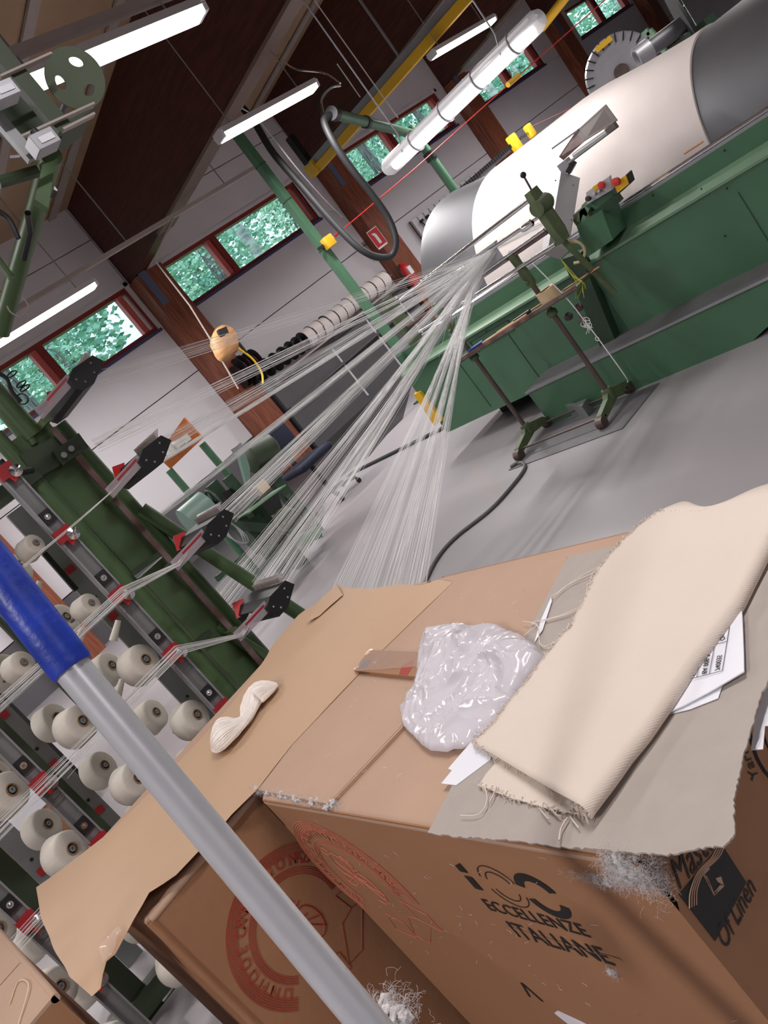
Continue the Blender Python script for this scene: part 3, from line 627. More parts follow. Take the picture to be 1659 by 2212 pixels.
MB().bar(p(1290, 462), p(1338, 425), .05, .05).build('panel_arm', 'green_dark', wm); MB().bar(p(1270, 442), p(1258, 476), .06, .05).build('panel_bracket', 'green_light', wm)
MB().torus(p(1240, 545, 4.36), (1, .3, 0), .065, .009, 20, 6, -1.9, 2.2).build('cable_loop', 'tape_tan', wm)
MB().slab([(893, 852), (906, 848), (956, 908), (938, 920)], 'X', XF-.03, (.08, .0, 0)).build('bumper', 'yellow', wm)

# low plinth box in front of the machine
t = thing('platform_step', 'low green step with a grey top along the foot of the warping machine', 'step', (4.5, 3.2, 0))
MB().prism([(4.20, 2.40, 0), (4.20, 3.95, 0), (4.20, 3.95, .285), (4.20, 2.05, .285), (4.20, 2.12, .1)], (.29, 0, 0)).build('body', 'green_dark' if False else 'green_machine', t)
MB().bb((4.19, 2.05, .286), (4.495, 3.96, .292)).build('tread', 'mat_rubber', t)
MB().bb((4.188, 2.05, .280), (4.192, 3.96, .295)).build('edge_strip', 'alu_matt', t)
single('floor_mat', MB().prism([(3.665, 3.02, 0), (4.14, 2.99, 0), (4.19, 4.0, 0), (3.675, 4.0, 0)], (0, 0, .006)), 'mat_rubber', 'grey rubber mat on the floor under the reed stand', 'mat')
fm = bpy.data.objects['floor_mat']
single('door_wedge', MB().prism([at(1205, 905, 'Z', .0)+V(.05, 0, 0), V(4.16, 3.62, 0), V(4.16, 3.52, 0), V(4.05, 3.5, 0)], (0, 0, .09)), 'rail_grey', 'small grey metal wedge on the mat beside the step', 'wedge')

# ------------------------------------------------------------------ reed stand
rs = thing('reed_stand', 'old green cast reed stand on two footed poles with chrome rods', 'stand', (4.0, 3.6, 0))
for y in (3.22, 3.95):
    ft = MB()
    X_ = 3.99
    ft.prism([(X_-.025, y-.02, .14), (X_+.025, y-.02, .14), (X_+.17, y-.02, .095), (X_+.205, y-.02, .06), (X_+.19, y-.02, .035), (X_+.12, y-.02, .05), (X_+.02, y-.02, .065), (X_-.10, y-.02, .045), (X_-.20, y-.02, .03), (X_-.215, y-.02, .05), (X_-.19, y-.02, .08), (X_-.06, y-.02, .11)], (0, .04, 0))
    ft.lathe((X_, y, .08), (0, 0, 1), [(0, .03), (.06, .035), (.075, .032)], 14, True)
    f_ = ft.build('foot', 'casting_green', rs)
    for dx in (-.205, .195): MB().lathe((X_+dx, y-.025, .036), (0, 1, 0), [(0, .0), (0, .034), (.008, .036), (.05, .036), (.05, 0)], 20).build('caster', 'pole_brown', f_, True)
    MB().tube([(X_, y, .14), (X_, y, 1.08)], .0165, 12).build('pole', 'pole_brown', rs, True)
    MB().lathe((X_, y, .70), (0, 0, 1), [(0, .018), (.01, .032), (.03, .034), (.04, .03), (.05, .018)], 14).build('collar', 'casting_green', rs, True)
    MB().lathe((X_, y, .92), (0, 0, 1), [(0, .018), (.02, .03), (.10, .032), (.13, .026), (.20, .03), (.24, .02), (.245, .0)], 14).build('socket', 'casting_green', rs, True)
    MB().ball((X_-.035, y, .96), .016, 2).build('clamp_screw', 'casting_green', rs, True)
for dx in (-.16, .15): MB().tube([(3.99+dx, 3.2, .055), (3.99+dx, 3.97, .055)], .008, 8).build('tie_rod', 'pole_brown', rs, True)
MB().tube([(3.99, 2.93, 1.135), (3.99, 4.3, 1.135)], .014, 10).build('cross_bar', 'rust', rs, True)
# right end casting holding the chrome rods
ca = MB(); yc = 2.90
ca.prism([(3.96, yc, 1.37), (4.04, yc, 1.37), (4.05, yc, 1.30), (4.05, yc, 1.10), (4.03, yc, 1.04), (3.96, yc, 1.04), (3.95, yc, 1.10), (3.95, yc, 1.3)], (0, -.045, 0))
ca.lathe((3.95, yc-.03, 1.27), (1, 0, 0), [(-.01, 0), (-.01, .045), (.10, .05), (.12, .04), (.12, 0)], 20)
ca.build('end_casting', 'casting_green', rs)
MB().tube([(4.0, yc-.02, 1.28), at(1130, 378, 'X', 4.0)], .006, 8).build('lever', 'pole_brown', rs, True)
q = at(1130, 378, 'X', 4.0); MB().ball(q, .018, 2).build('lever_knob', 'black_plastic', rs, True)
for (a_, b_), r, nm in ((((1143, 432), (862, 648)), .014, 'roller'), (((1166, 466), (985, 590)), .012, 'rod'), (((1200, 528), (905, 716)), .012, 'rod'), (((1176, 496), (1040, 592)), .009, 'rod')):
    MB().tube([at(*a_, 'X', 4.0 if r > .013 else 3.97), at(*b_, 'X', 4.0 if r > .013 else 3.97)], r, 12).build(nm, 'chrome', rs, True)
q = at(862, 648, 'X', 4.0); MB().lathe(q+V(0, -.01, 0), (0, 1, 0), [(0, 0), (0, .02), (.03, .02), (.03, 0)], 14).build('roller_end', 'steel', rs, True)
MB().bb((3.94, 4.28, 1.02), (4.04, 4.33, 1.38)).build('end_casting', 'casting_green', rs)
q = at(1140, 487, 'X', 3.96); MB().lathe(q, (0, 1, 0), [(-.04, .012), (-.03, .022), (.03, .022), (.05, .015)], 12).build('sleeve', 'chrome', rs, True)
# reed comb
rd = MB(); 
for k in range(60): y = 3.28+k*.004; rd.bb((3.985, y, 1.13), (3.995, y+.0012, 1.25))
o = rd.build('reed_teeth', 'lamp_white', rs); o['kind'] = 'stuff'
MB().bb((3.975, 3.26, 1.245), (4.005, 3.54, 1.26)).bb((3.975, 3.26, 1.125), (4.005, 3.54, 1.138)).build('reed_frame', 'alu_matt', rs)
# tray
tr0, tr1 = V(4.0, 4.12, .755), V(4.0, 2.92, .79)
MB().bar(tr0, tr1, .17, .018).build('tray', 'casting_green', rs)
MB().bar(tr0+V(-.088, 0, .01), tr1+V(-.088, 0, .01), .005, .022).build('tray_edge', 'rust', rs)
MB().bar(tr1+V(0, 0, .01), tr1+V(0, -.16, .05), .02, .008).build('bracket_wire', 'pole_brown', rs)
def tp(t_, dx=0, dz=0): q = tr0.lerp(tr1, t_); return q+V(dx, 0, dz+.01)
q = tp(.80, -.02)
t = thing('masking_tape_roll', 'pale masking tape roll lying on the tray of the stand', 'tape', q)
MB().lathe(q, (0, 0, 1), [(0, .038), (0, .062), (.075, .062), (.075, .038), (0, .038)], 26).build('tape', 'tape_tan', t, True); MB().lathe(q+V(0, 0, .001), (0, 0, 1), [(0, .036), (0, .039), (.073, .039), (.073, .036), (0, .036)], 26).build('core', 'cardboard', t, True)
for k, (ta, tb, dx, mm, r, nm, lb, ct) in enumerate([(.28, .62, -.04, 'tan_wood', .007, 'reed_hook', 'long tan wooden reed hook on the stand tray', 'hook'), (.36, .74, .02, 'tan_wood', .006, 'wooden_rod', 'thin wooden rod beside the reed hook on the tray', 'rod'), (.52, .63, -.01, 'black_plastic', .012, 'marker_pen', 'black marker pen on the tray near the tape roll', 'pen'), (.14, .26, -.02, 'blue', .010, 'blue_pen', 'blue pen at the left end of the tray', 'pen'), (.02, .2, .03, 'chrome', .005, 'steel_rod', 'thin steel hook rod at the left end of the tray', 'hook'), (.85, 1.08, .03, 'tan_wood', .005, 'wooden_stick', 'wooden stick poking out past the tape roll', 'stick')]):
    single(nm, MB().tube([tp(ta, dx, r), tp(tb, dx+.02, r)], r, 8), mm, lb, ct, smooth=True)
t = thing('scissors', 'small steel scissors with blue handles on the tray', 'scissors', tp(.2)); MB().bar(tp(.17, 0, .006), tp(.3, .01, .006), .012, .003).build('blade', 'chrome', t); MB().torus(tp(.15, -.01, .008), (0, 0, 1), .018, .004, 14, 5).torus(tp(.15, .03, .008), (0, 0, 1), .018, .004, 14, 5).build('handle', 'blue', t)
# white string from the stand down to the foot
sp = curve([at(1150, 568, 'X', 3.93), at(1222, 642, 'X', 3.93), at(1262, 692, 'X', 3.95), at(1300, 742, 'X', 3.95), at(1352, 815, 'X', 4.0), V(4.17, 3.2, .075)], 8)
R = random.Random(9); mb = MB().tube(sp, .0035, 6)
for k in range(9): q = at(1262+R.uniform(-6, 8), 695+R.uniform(-12, 14), 'X', 3.94); mb.tube(curve([q, q+V(.01, R.uniform(-.03, .03), -.02), q+V(0, R.uniform(-.02, .02), -.05)], 4), .002, 5)
mb.torus(at(1290, 732, 'X', 3.95), (1, 0, 0), .012, .0025, 12, 5)
single('white_string', mb, 'yarn', 'knotted white string tied from the stand down to its foot', 'string')
mb = MB()
for k in range(5):
    R = random.Random(20+k); pts = [at(1212, 560, 'X', 3.97), at(1235, 590+R.uniform(-5, 5), 'X', 3.97), at(1250+R.uniform(-8, 12), 612, 'X', 3.97), at(1255+R.uniform(-12, 12), 640+R.uniform(-18, 5), 'X', 3.97)]
    mb.tube(curve(pts, 5), .002, 5)
single('yellow_string', mb, 'yellow_green', 'loose yellow green strings hanging from the right casting', 'string')
t = thing('hose_fitting', 'dark round hand knobs hanging below the right casting', 'knob', (4.05, 3.0, .8))
MB().tube([(4.02, 2.90, 1.05), (4.10, 2.87, .62)], .018, 10).build('shaft', 'casting_green', t, True)
for (x, y) in ((1228, 684), (1250, 665), (1258, 690)): q = at(x, y, 'X', 4.08); MB().lathe(q, (-.5, -.8, .2), [(-.02, 0), (-.02, .022), (0, .012), (.01, .026), (.02, 0)], 14).build('knob', 'pole_brown', t, True)
# floor cable
single('floor_cable', MB().tube(curve([V(3.72, 3.92, .02), V(3.70, 3.98, .012), at(1112, 1003, 'Z', .012), at(1128, 1000, 'Z', .012), at(1133, 1012, 'Z', .012), at(1110, 1045, 'Z', .012), at(1060, 1100, 'Z', .012), at(985, 1160, 'Z', .012), at(945, 1205, 'Z', .012), at(915, 1262, 'Z', .012), at(890, 1310, 'Z', .012), at(850, 1400, 'Z', .012)], 8), .012, 8), 'cable_grey', 'dark grey cable lying on the floor from the stand to the cartons', 'cable', smooth=True)
# black cable strip on floor at back
single('floor_strip', MB().bar(at(752, 1026, 'Z', .012), at(995, 906, 'Z', .012), .07, .02), 'rubber', 'straight black strip lying across the floor behind the threads', 'strip')

# ------------------------------------------------------------------ small green winding machine and chair by the wall
gm = thing('winding_machine', 'old green winding machine with motor and wheel behind the threads', 'machine', (3.6, 6.7, 0))
g = lambda x, y, Y_=6.5: at(x, y, 'Y', Y_)
def post(x, y, Y_, w=.05, m='green_dark', n='leg'): q = g(x, y, Y_); MB().bb(V(q.x-w, Y_-w, 0), V(q.x+w, Y_+w, q.z)).build(n, m, gm)
post(530, 1080, 6.5, .06); post(455, 1045, 6.9, .05); post(590, 1035, 6.9, .05); post(490, 1030, 6.6, .04)
MB().bar(g(440, 1130), g(690, 1150, 6.3), .10, .08).build('base_beam', 'green_dark', gm)
MB().bar(g(425, 1108, 6.9), g(600, 1010, 6.9), .30, .04).build('table_top', 'wall_grey', gm)
MB().bar(g(523, 1115, 6.3), g(603, 1055, 6.3), .26, .012).build('sloped_tray', 'green_light', gm)
q = g(462, 1085, 6.4); MB().lathe(q+V(-.05, 0, 0), (1, -.15, 0), [(-.24, .0), (-.24, .15), (-.0, .15), (.0, .135), (-.2, .13)], 24).build('belt_guard', 'pale_green', gm, True)
MB().torus(q+V(.0, -.02, 0), (1, -.15, 0), .11, .014, 24, 6).build('wheel_rim', 'green_dark', gm, True)
u, w = perp(V(1, -.15, 0)); mb = MB()
for k in range(6): a_ = k*math.pi/3; mb.bar(q+V(.0, -.02, 0), q+V(0, -.02, 0)+(u*math.cos(a_)+w*math.sin(a_))*.11, .014, .012)
mb.ball(q+V(.01, -.02, 0), .03, 1).build('wheel_spokes', 'green_dark', gm)
q = g(622, 1122, 6.2); MB().lathe(q, (-.3, -1, 0), [(-.16, .0), (-.16, .09), (.1, .095), (.12, .08), (.12, .05), (.15, .05), (.15, .03), (.155, 0)], 22).build('motor', 'olive_dark', gm, True)
for z in (-.05, 0, .05): MB().torus(q+V(.3, 1, 0).normalized()*(.05+z), (.3, 1, 0), .097, .005, 22, 5).build('motor_rib', 'olive_light', gm)
q = g(545, 968, 6.9); MB().lathe(q+V(-.14, 0, -.05), (1, 0, -.2), [(0, 0), (.0, .10), (.04, .15), (.3, .15), (.34, .1), (.34, 0)], 20).build('domed_cover', 'olive_dark', gm, True)
MB().slab([(515, 978), (527, 970), (540, 1010), (540, 1042), (533, 1045)], 'Y', 6.45, (0, .05, 0)).build('grey_bracket', 'pale_green', gm)
MB().slab([(508, 965), (520, 955), (528, 968), (517, 978)], 'Y', 6.5, (0, .1, 0)).build('junction_box', 'alu_matt', gm)
MB().slab([(520, 1130), (560, 1110), (590, 1145), (600, 1175), (575, 1190)], 'Y', 6.4, (0, .2, 0)).build('gear_housing', 'green_dark', gm)
MB().slab([(480, 1065), (515, 1045), (530, 1060), (495, 1085)], 'Y', 6.6, (0, .15, 0)).build('bearing', 'black_plastic', gm)
MB().slab([(560, 1080), (600, 1065), (612, 1100), (575, 1120)], 'Y', 6.7, (0, .1, 0)).build('dark_panel', 'black_box', gm)
MB().slab([(655, 1155), (690, 1135), (698, 1160), (665, 1175)], 'Y', 6.1, (0, .2, 0)).build('foot', 'green_machine', gm)
for k in range(3): MB().torus(g(505, 1150, 6.2), (1, -1, .2*k), .12+.01*k, .006, 24, 5).build('cable_loop', 'alu_matt', gm)
for (x0, y0), (x1, y1) in (((620, 1070), (690, 1145)), ((640, 1150), (560, 1240)), ((530, 1200), (470, 1250))): MB().bar(g(x0, y0, 6.4), g(x1, y1, 6.3), .05, .05).build('strut', 'green_dark', gm)
q = g(572, 1062, 6.28); single('small_carton', MB().box(q+V(0, 0, .045), (.10, .08, .09)), 'tape_tan', 'small cream carton on the sloped tray of the winding machine', 'carton')
q = g(556, 1070, 6.2); single('brown_pouch', MB().ball(q+V(0, 0, .03), .045, 2, (1, .8, .7)), 'rust', 'small brown lump beside the cream carton', 'pouch')
oc = thing('office_chair', 'dark blue office chair with a black star base behind the threads', 'chair', (4.6, 7.2, 0))
b = at(720, 1065, 'Z', .08); b.z = 0; cx_, cy_ = b.x, b.y
for k in range(5):
    a_ = k*2*math.pi/5+.5; d = V(math.cos(a_), math.sin(a_), 0)
    lg = MB().bar(V(cx_, cy_, .12), V(cx_, cy_, .075)+d*.30, .045, .03).build('base_leg', 'black_plastic', oc); MB().tube([V(cx_, cy_, .03)+d*.30+V(-.012, 0, 0), V(cx_, cy_, .03)+d*.30+V(.012, 0, 0)], .03, 12).build('caster', 'black_plastic', lg, True)
MB().tube([(cx_, cy_, .1), (cx_, cy_, .46)], .028, 12).build('gas_lift', 'black_plastic', oc, True)
MB().bev((cx_-.24, cy_-.23, .47), (cx_+.24, cy_+.23, .55), .035, 3).build('seat', 'navy_fabric', oc, True)
MB().bev((cx_-.22, cy_+.20, .66), (cx_+.22, cy_+.27, 1.02), .03, 3).build('backrest', 'navy_fabric', oc, True)
MB().bar((cx_, cy_+.22, .46), (cx_, cy_+.27, .72), .06, .02).build('back_arm', 'black_plastic', oc)
# ------------------------------------------------------------------ warp threads
END = at(1058, 548, 'X', 3.98)
def warp(label, start, px_rows, n, seed, spread_end=.055, r=.0006, dz=.008, sag=.015, end=None, zsp=.0):
    """n threads from a row (two pixel ends on a plane) to the reed"""
    R = random.Random(seed); mb = MB(); ax, v = start; a = at(*px_rows[0], ax, v); b = at(*px_rows[1], ax, v); e = end or END
    for k in range(n):
        t_ = (k+R.uniform(.1, .9))/n; p = a.lerp(b, t_)+V(0, R.uniform(-.004, .004), R.uniform(-dz, dz))
        q = e+V(R.uniform(-.01, .01), (t_-.5)*spread_end*2+R.uniform(-.01, .01), R.uniform(-.018, .018)+zsp*(t_-.5))
        s_ = sag*R.uniform(.3, 1); pts = [p.lerp(q, i/5)-V(0, 0, 4*s_*(i/5)*(1-i/5)) for i in range(6)]
        mb.tube(pts, r, 3, cap=False)
    return single('warp_threads', mb, 'yarn', label, 'threads', 'warp threads', 'stuff')
X1_ = 1.33
warp('sparse top sheet of white threads from the top black guide', ('X', X1_), ((222, 798), (205, 840)), 16, 1, dz=.004, r=.0007)
warp('white threads from the second black guide, above the bright ribbon', ('X', X1_), ((352, 945), (374, 966)), 22, 2, dz=.012)
warp('band of threads from behind the top guide, crossing the power board', ('X', 1.40), ((195, 948), (215, 975)), 26, 3, dz=.01)
warp('bright tight ribbon of threads above the longest one', ('X', 1.40), ((327, 1005), (330, 1012)), 26, 4, dz=.003, spread_end=.02)
warp('brightest ribbon of threads crossing the wood column foot', ('X', 1.40), ((334, 1115), (342, 1122)), 34, 5, dz=.004, spread_end=.02)
warp('wide sheet of threads from the third black guide', ('X', X1_), ((462, 1110), (508, 1124)), 60, 6, dz=.012)
warp('threads behind the third guide running past the green motor', ('X', 1.40), ((398, 1350), (445, 1382)), 52, 7, dz=.012, r=.0006)
warp('wide sheet of threads rising from the lowest visible black guide', ('X', X1_), ((545, 1262), (628, 1262)), 86, 8, dz=.012, r=.0006)
E2 = at(1020, 600, 'X', 3.98)
for k, (a_, b_) in enumerate((((652, 1400), (712, 1400)), ((716, 1400), (772, 1400)), ((776, 1410), (836, 1410)), ((838, 1410), (900, 1410)))):
    warp(['leftmost steep thread sheet dropping behind the kraft paper', 'second steep thread sheet dropping behind the kraft paper', 'third steep thread sheet over the pale floor', 'rightmost steep thread sheet beside the yellow bumper'][k], ('X', 1.6), (a_, b_), [34, 44, 46, 44][k], 30+k, spread_end=.06, r=.00055, end=at(1052-8*k, 556+4*k, 'X', 3.98))
# from reed up over the rods to the drum
mb = MB(); R = random.Random(77)
for k in range(60):
    y = 3.3+R.uniform(0, .2); mb.tube([END+V(0, R.uniform(-.06, .06), R.uniform(-.02, .02)), V(4.0, 3.2+R.uniform(0, .3), 1.24+R.uniform(-.01, .01)), V(4.85, 3.35+R.uniform(0, .25), 1.10)], .0006, 3, cap=False)
single('warp_threads', mb, 'yarn', 'short threads running from the reed onto the drum', 'threads', 'warp threads', 'stuff')
mb = MB()
for k in range(14): q = at(982, 655, 'X', 3.98); mb.tube([END+V(0, R.uniform(-.02, .02), 0), q+V(0, R.uniform(-.02, .02), R.uniform(-.02, .02)), at(965+R.uniform(-60, 30), 740+R.uniform(-30, 60), 'X', 3.97)], .0008, 3, cap=False)
single('warp_threads', mb, 'yarn', 'loose threads knotted around the lower chrome rod', 'threads', 'warp threads', 'stuff')

# ------------------------------------------------------------------ creel
cr = thing('yarn_creel', 'green steel creel carrying the yarn cones', 'creel', (1.1, 3.3, 0))
y3 = lambda x, y, Y_=3.1: at(x, y, 'Y', Y_)
def vert(x, y, Y_, z0=0): # upright starting at a seen point and going down to the floor
    p_ = y3(x, y, Y_); return p_, V(p_.x, p_.y, z0)
MB().slab([(22, 955), (97, 903), (352, 1190), (288, 1238)], 'Y', 3.10, (0, .03, 0)).build('main_plate', 'olive', cr)
MB().slab([(0, 1012), (42, 1002), (268, 1240), (228, 1266)], 'Y', 3.13, (0, .02, 0)).build('side_plate', 'olive_light', cr)
MB().bar(*vert(325, 1225, 3.12), .13, .06, (0, 1, 0)).build('main_post', 'olive', cr)
MB().tube(list(vert(-10, 940, 3.10)), .028, 14).build('upright_tube', 'olive', cr, True)
MB().tube([y3(-20, 840, 3.12), y3(72, 945, 3.12)], .045, 14).build('upright_tube', 'olive', cr, True)
MB().tube(list(vert(128, 917, 3.22)), .030, 14).build('upright_tube', 'olive', cr, True)
MB().bar(*vert(112, 925, 3.04), .022, .010, (0, 1, 0)).build('guide_rod', 'rust', cr)
MB().tube([y3(305, 1100, 3.2), y3(655, 1332, 3.1), y3(900, 1490, 3.0)], .030, 14).build('brace_tube', 'olive', cr, True)
MB().tube([y3(470, 1352, 3.1), y3(590, 1430, 3.05), y3(700, 1500, 3.0)], .024, 14).build('brace_tube', 'olive', cr, True)
MB().bar(y3(60, 1010, 3.07), y3(155, 958, 3.07), .02, .10).build('cross_plate', 'olive_dark', cr)
q = at(140, 990, 'Y', 3.04); MB().slab([(115, 975), (170, 935), (192, 965), (135, 1005)], 'Y', 3.03, (0, .05, 0)).build('clamp_plate', 'olive_dark', cr)
for x, y in ((137, 984), (153, 970)): q = at(x, y, 'Y', 3.02); MB().lathe(q, (0, -1, 0), [(0, .011), (.01, .011), (.01, 0)], 12).build('clamp_bolt', 'alu_matt', cr)
MB().bar(y3(285, 1240, 3.05), y3(345, 1197, 3.05), .02, .02).build('clamp_edge', 'olive_dark', cr)
MB().bar(y3(420, 1390, 3.05), y3(455, 1365, 3.05), .02, .02).build('clamp_edge', 'olive_dark', cr)
for X_ in (.62, .34, .06): MB().bb((X_-.035, 3.22, 0), (X_+.035, 3.26, 1.75)).build('inner_post', 'olive_dark', cr)
MB().bb((-.6, 3.05, 1.70), (1.0, 3.12, 1.76)).build('top_beam', 'olive_dark', cr)
MB().bb((-.6, 3.20, .02), (1.3, 3.26, .10)).build('foot_beam', 'olive_dark', cr)
# guide boxes
names = ['top', 'second', 'third', 'fourth', 'fifth']
for k, z in enumerate((1.868, 1.518, 1.178, .832, .49)):
    t = thing('thread_guide', 'black thread guide box on the creel, %s from the top' % names[k], 'guide', (1.25, 2.95, z), 'thread guides on the creel')
    y0, y1 = 2.75, 3.02
    if k == 0: y1 = 3.12
    prof = [(1.185, -.024), (1.185, .014), (1.222, .036), (1.31, .036), (1.328, .0), (1.248, -.042), (1.198, -.042)]
    MB().prism([(x, y0+.006, z+dz) for x, dz in prof], (0, y1-y0, 0)).build('box', 'black_box', t)
    e_ = MB().prism([(x, y0-.004, z+dz) for x, dz in prof], (0, .012, 0)).build('end_plate', 'black_plastic', t)
    for x, dz in ((1.205, 0), (1.225, -.022), (1.285, .018), (1.272, -.014)): MB().lathe((x, y0-.004, z+dz), (0, -1, 0), [(0, .004), (.003, .004), (.003, 0)], 8).build('screw', 'chrome', e_)
    MB().prism([(1.07, 2.86, z-.03), (1.20, 2.76, z-.005), (1.20, 2.76, z+.035), (1.07, 2.86, z+.012)], (0, .005, 0)).build('entry_plate', 'plexi', t)
    MB().prism([(1.08, 2.853, z-.003), (1.19, 2.766, z+.02), (1.19, 2.766, z+.027), (1.08, 2.853, z+.006)], (0, .003, 0)).build('red_stripe', 'red_deep', t)
    MB().prism([(1.30, 2.765, z+.034), (1.30, 3.0, z+.034), (1.325, 3.0, z+.062), (1.325, 2.765, z+.062)], (.003, 0, 0)).build('exit_plate', 'plexi', t)
    cb = MB()
    for q in range(22): cb.bb((1.302, 2.77+q*.0105, z+.03), (1.308, 2.773+q*.0105, z+.06))
    o = cb.build('comb_teeth', 'batten', t); o['kind'] = 'stuff'
    MB().prism([(1.17, 3.0, z+.01), (1.21, 3.03, z+.06), (1.25, 3.01, z+.045), (1.2, 2.99, z+.0)], (0, .004, 0)).build('red_flag', 'red', t)
    MB().bar((1.13, 2.99, z-.02), (1.13, 3.08, z-.02), .03, .025).build('mount', 'casting_green', t)
# rails with tensioners; columns 0.29 m apart
for ci, X_ in enumerate((.78, .49, .20, -.09, -.38)):
    rx = X_+.085
    t = thing('creel_rail', 'grey creel rail with red thread brakes, %s from the green post' % ordw[ci], 'rail', (rx, 2.9, 0), 'creel rails')
    MB().bb((rx-.022, 2.90, .0), (rx+.022, 2.925, 1.78)).build('rail', 'rail_grey', t)
    MB().bb((rx-.028, 2.885, .0), (rx-.022, 2.925, 1.78)).bb((rx+.022, 2.885, .0), (rx+.028, 2.925, 1.78)).build('rail_lip', 'alu_matt', t)
    for ri in range(6):
        z = 1.775-.275*ri
        if z < .1: continue
        b_ = MB().bb((rx-.03, 2.875, z-.026), (rx+.03, 2.90, z+.022)).build('brake_body', 'red_deep', t)
        MB().lathe((rx+.02, 2.872, z-.02), (0, -1, 0), [(0, .018), (.008, .022), (.014, .006), (.03, .005), (.03, 0)], 14).build('brake_disc', 'chrome', b_, True)
        MB().prism([(rx-.005, 2.872, z-.05), (rx+.04, 2.872, z-.03), (rx+.035, 2.872, z-.01), (rx-.01, 2.872, z-.02)], (0, .004, 0)).build('thread_guard', 'red', b_)
        MB().bb((rx-.018, 2.89, z+.05), (rx+.018, 2.901, z+.10)).build('sensor_plate', 'black_box', t)
        MB().lathe((rx, 2.89, z+.075), (0, -1, 0), [(0, .011), (.004, .011), (.004, .006), (.006, 0)], 12).build('eyelet', 'chrome', t)
def cone(c, label, r=.066, ln=.092, d=(.50, -.86, .10), taper=.55):
    s_ = thing('yarn_cone', label, 'cone', c, 'yarn cones on the creel'); d = Vector(d).normalized(); c = Vector(c)
    prof = [(-ln*.5, .02), (-ln*.5, r*.86), (-ln*.44, r*.97), (-ln*.30, r*1.05), (ln*.30, r*.95), (ln*.40, r*.91), (ln*.45, r*.82), (ln*.46, r*.5), (ln*.44, r*.27)]
    MB().lathe(c, d, prof, 30).build('winding', 'cone_yarn', s_, True)
    MB().lathe(c, d, [(ln*.44, r*.27), (ln*.50, r*.30), (ln*.50, r*.24), (-ln*.2, r*.22)], 20).build('tube', 'cone_tube', s_, True)
    MB().tube([c+d*ln*.3, c-d*ln*.5, c-d*(ln*.5+.06)], .006, 8).build('spindle', 'steel', s_, True)
    MB().lathe(c+d*ln*.28, d, [(0, .0), (0, .011), (.02, .011), (.02, .004), (.012, 0)], 12).build('spindle_tip', 'rail_grey', s_, True)
    return s_
colname = ['first', 'second', 'third', 'fourth']
rown = ['top', 'second', 'third', 'fourth', 'fifth', 'sixth']
first = True
for ci, X_ in enumerate((.78, .49, .20, -.09)):
    for ri in range(6):
        z = 1.53-.275*ri
        R = random.Random(ci*10+ri); px = {(0, 0): .040, (0, 1): .045, (1, 1): .048}.get((ci, ri), .068)
        cone((X_, 3.0-.01, z), 'cream yarn cone, front side of the creel, %s column from the green post, %s row' % (colname[ci], rown[ri]), r=px*R.uniform(.97, 1.03), ln=.088 if px > .05 else .075, taper=.6)
RC = at(230, 1448, 'Y', 3.60)
for ci in range(4):
    for ri in range(6):
        X_ = RC.x-.29*ci; z = RC.z+.275*(2-ri)
        cone((X_, 3.60, z), 'cream yarn cone, rear side of the creel, %s column from the green post, %s row' % (colname[ci], rown[ri]), r=.072, ln=.085, d=(.62, -.78, .1), taper=.4)
for X_ in (1.02, .73, .44, .15): 
    t = thing('creel_rail', 'grey rear creel rail behind the cones, at %s' % {1.02: 'the green post', .73: 'the second gap', .44: 'the third gap', .15: 'the left end'}[X_], 'rail', (X_, 3.7, 0), 'creel rails')
    MB().bb((X_-.04, 3.68, 0), (X_+.04, 3.70, 1.7)).build('rail', 'rail_grey', t)
    for z in (1.35, 1.08, .8, .53): MB().bb((X_-.02, 3.668, z), (X_+.02, 3.68, z+.03)).build('red_clip', 'red_deep', t)
    mb = MB()
    for z in (1.2, .9, .6, .35): mb.bb((X_-.006, 3.676, z), (X_+.006, 3.68, z+.012))
    mb.build('hole', 'black_plastic', t)['kind'] = 'stuff'
# spare tubes between the columns
for k, (x, y, Y_) in enumerate(((250, 1362, 3.3), (258, 1490, 3.3), (172, 1378, 3.3), (168, 1392, 3.25), (80, 1278, 3.3))):
    q = at(x, y, 'Y', Y_); d = V(.75, -.2, .55).normalized()
    MB().lathe(q-d*.04, d, [(0, 0), (0, .016), (.08, .011), (.08, 0)], 14).build('spare_tube', 'cone_yarn', cr, True)
# threads along the creel rows towards the guides
for ri in range(4):
    z = [1.50, 1.225, .95, .675][ri]; gz = [1.518, 1.178, .832, .49][ri]
    mb = MB(); R = random.Random(40+ri); n = [7, 26, 30, 26][ri]
    for k in range(n):
        x0 = -2.2 if k % 3 else R.uniform(-.3, .7); dz = R.uniform(-.020, .020) if ri else R.uniform(-.004, .004); dy = R.uniform(-.025, .025)
        mb.tube([V(x0, 2.84+dy, z-.01+dz*1.6), V(.55, 2.835+dy*.6, z-.004+dz), V(.87, 2.83+dy*.4, z+dz), V(1.08, 2.85+dy, gz-.01+dz*.4), V(1.31, 2.87+R.uniform(-.1, .1), gz+.03)], .0006, 3, cap=False)
    single('creel_threads', mb, 'yarn', 'white threads running along the creel to the guides, %s row from the top' % ordw[ri], 'threads', 'creel thread rows', 'stuff')
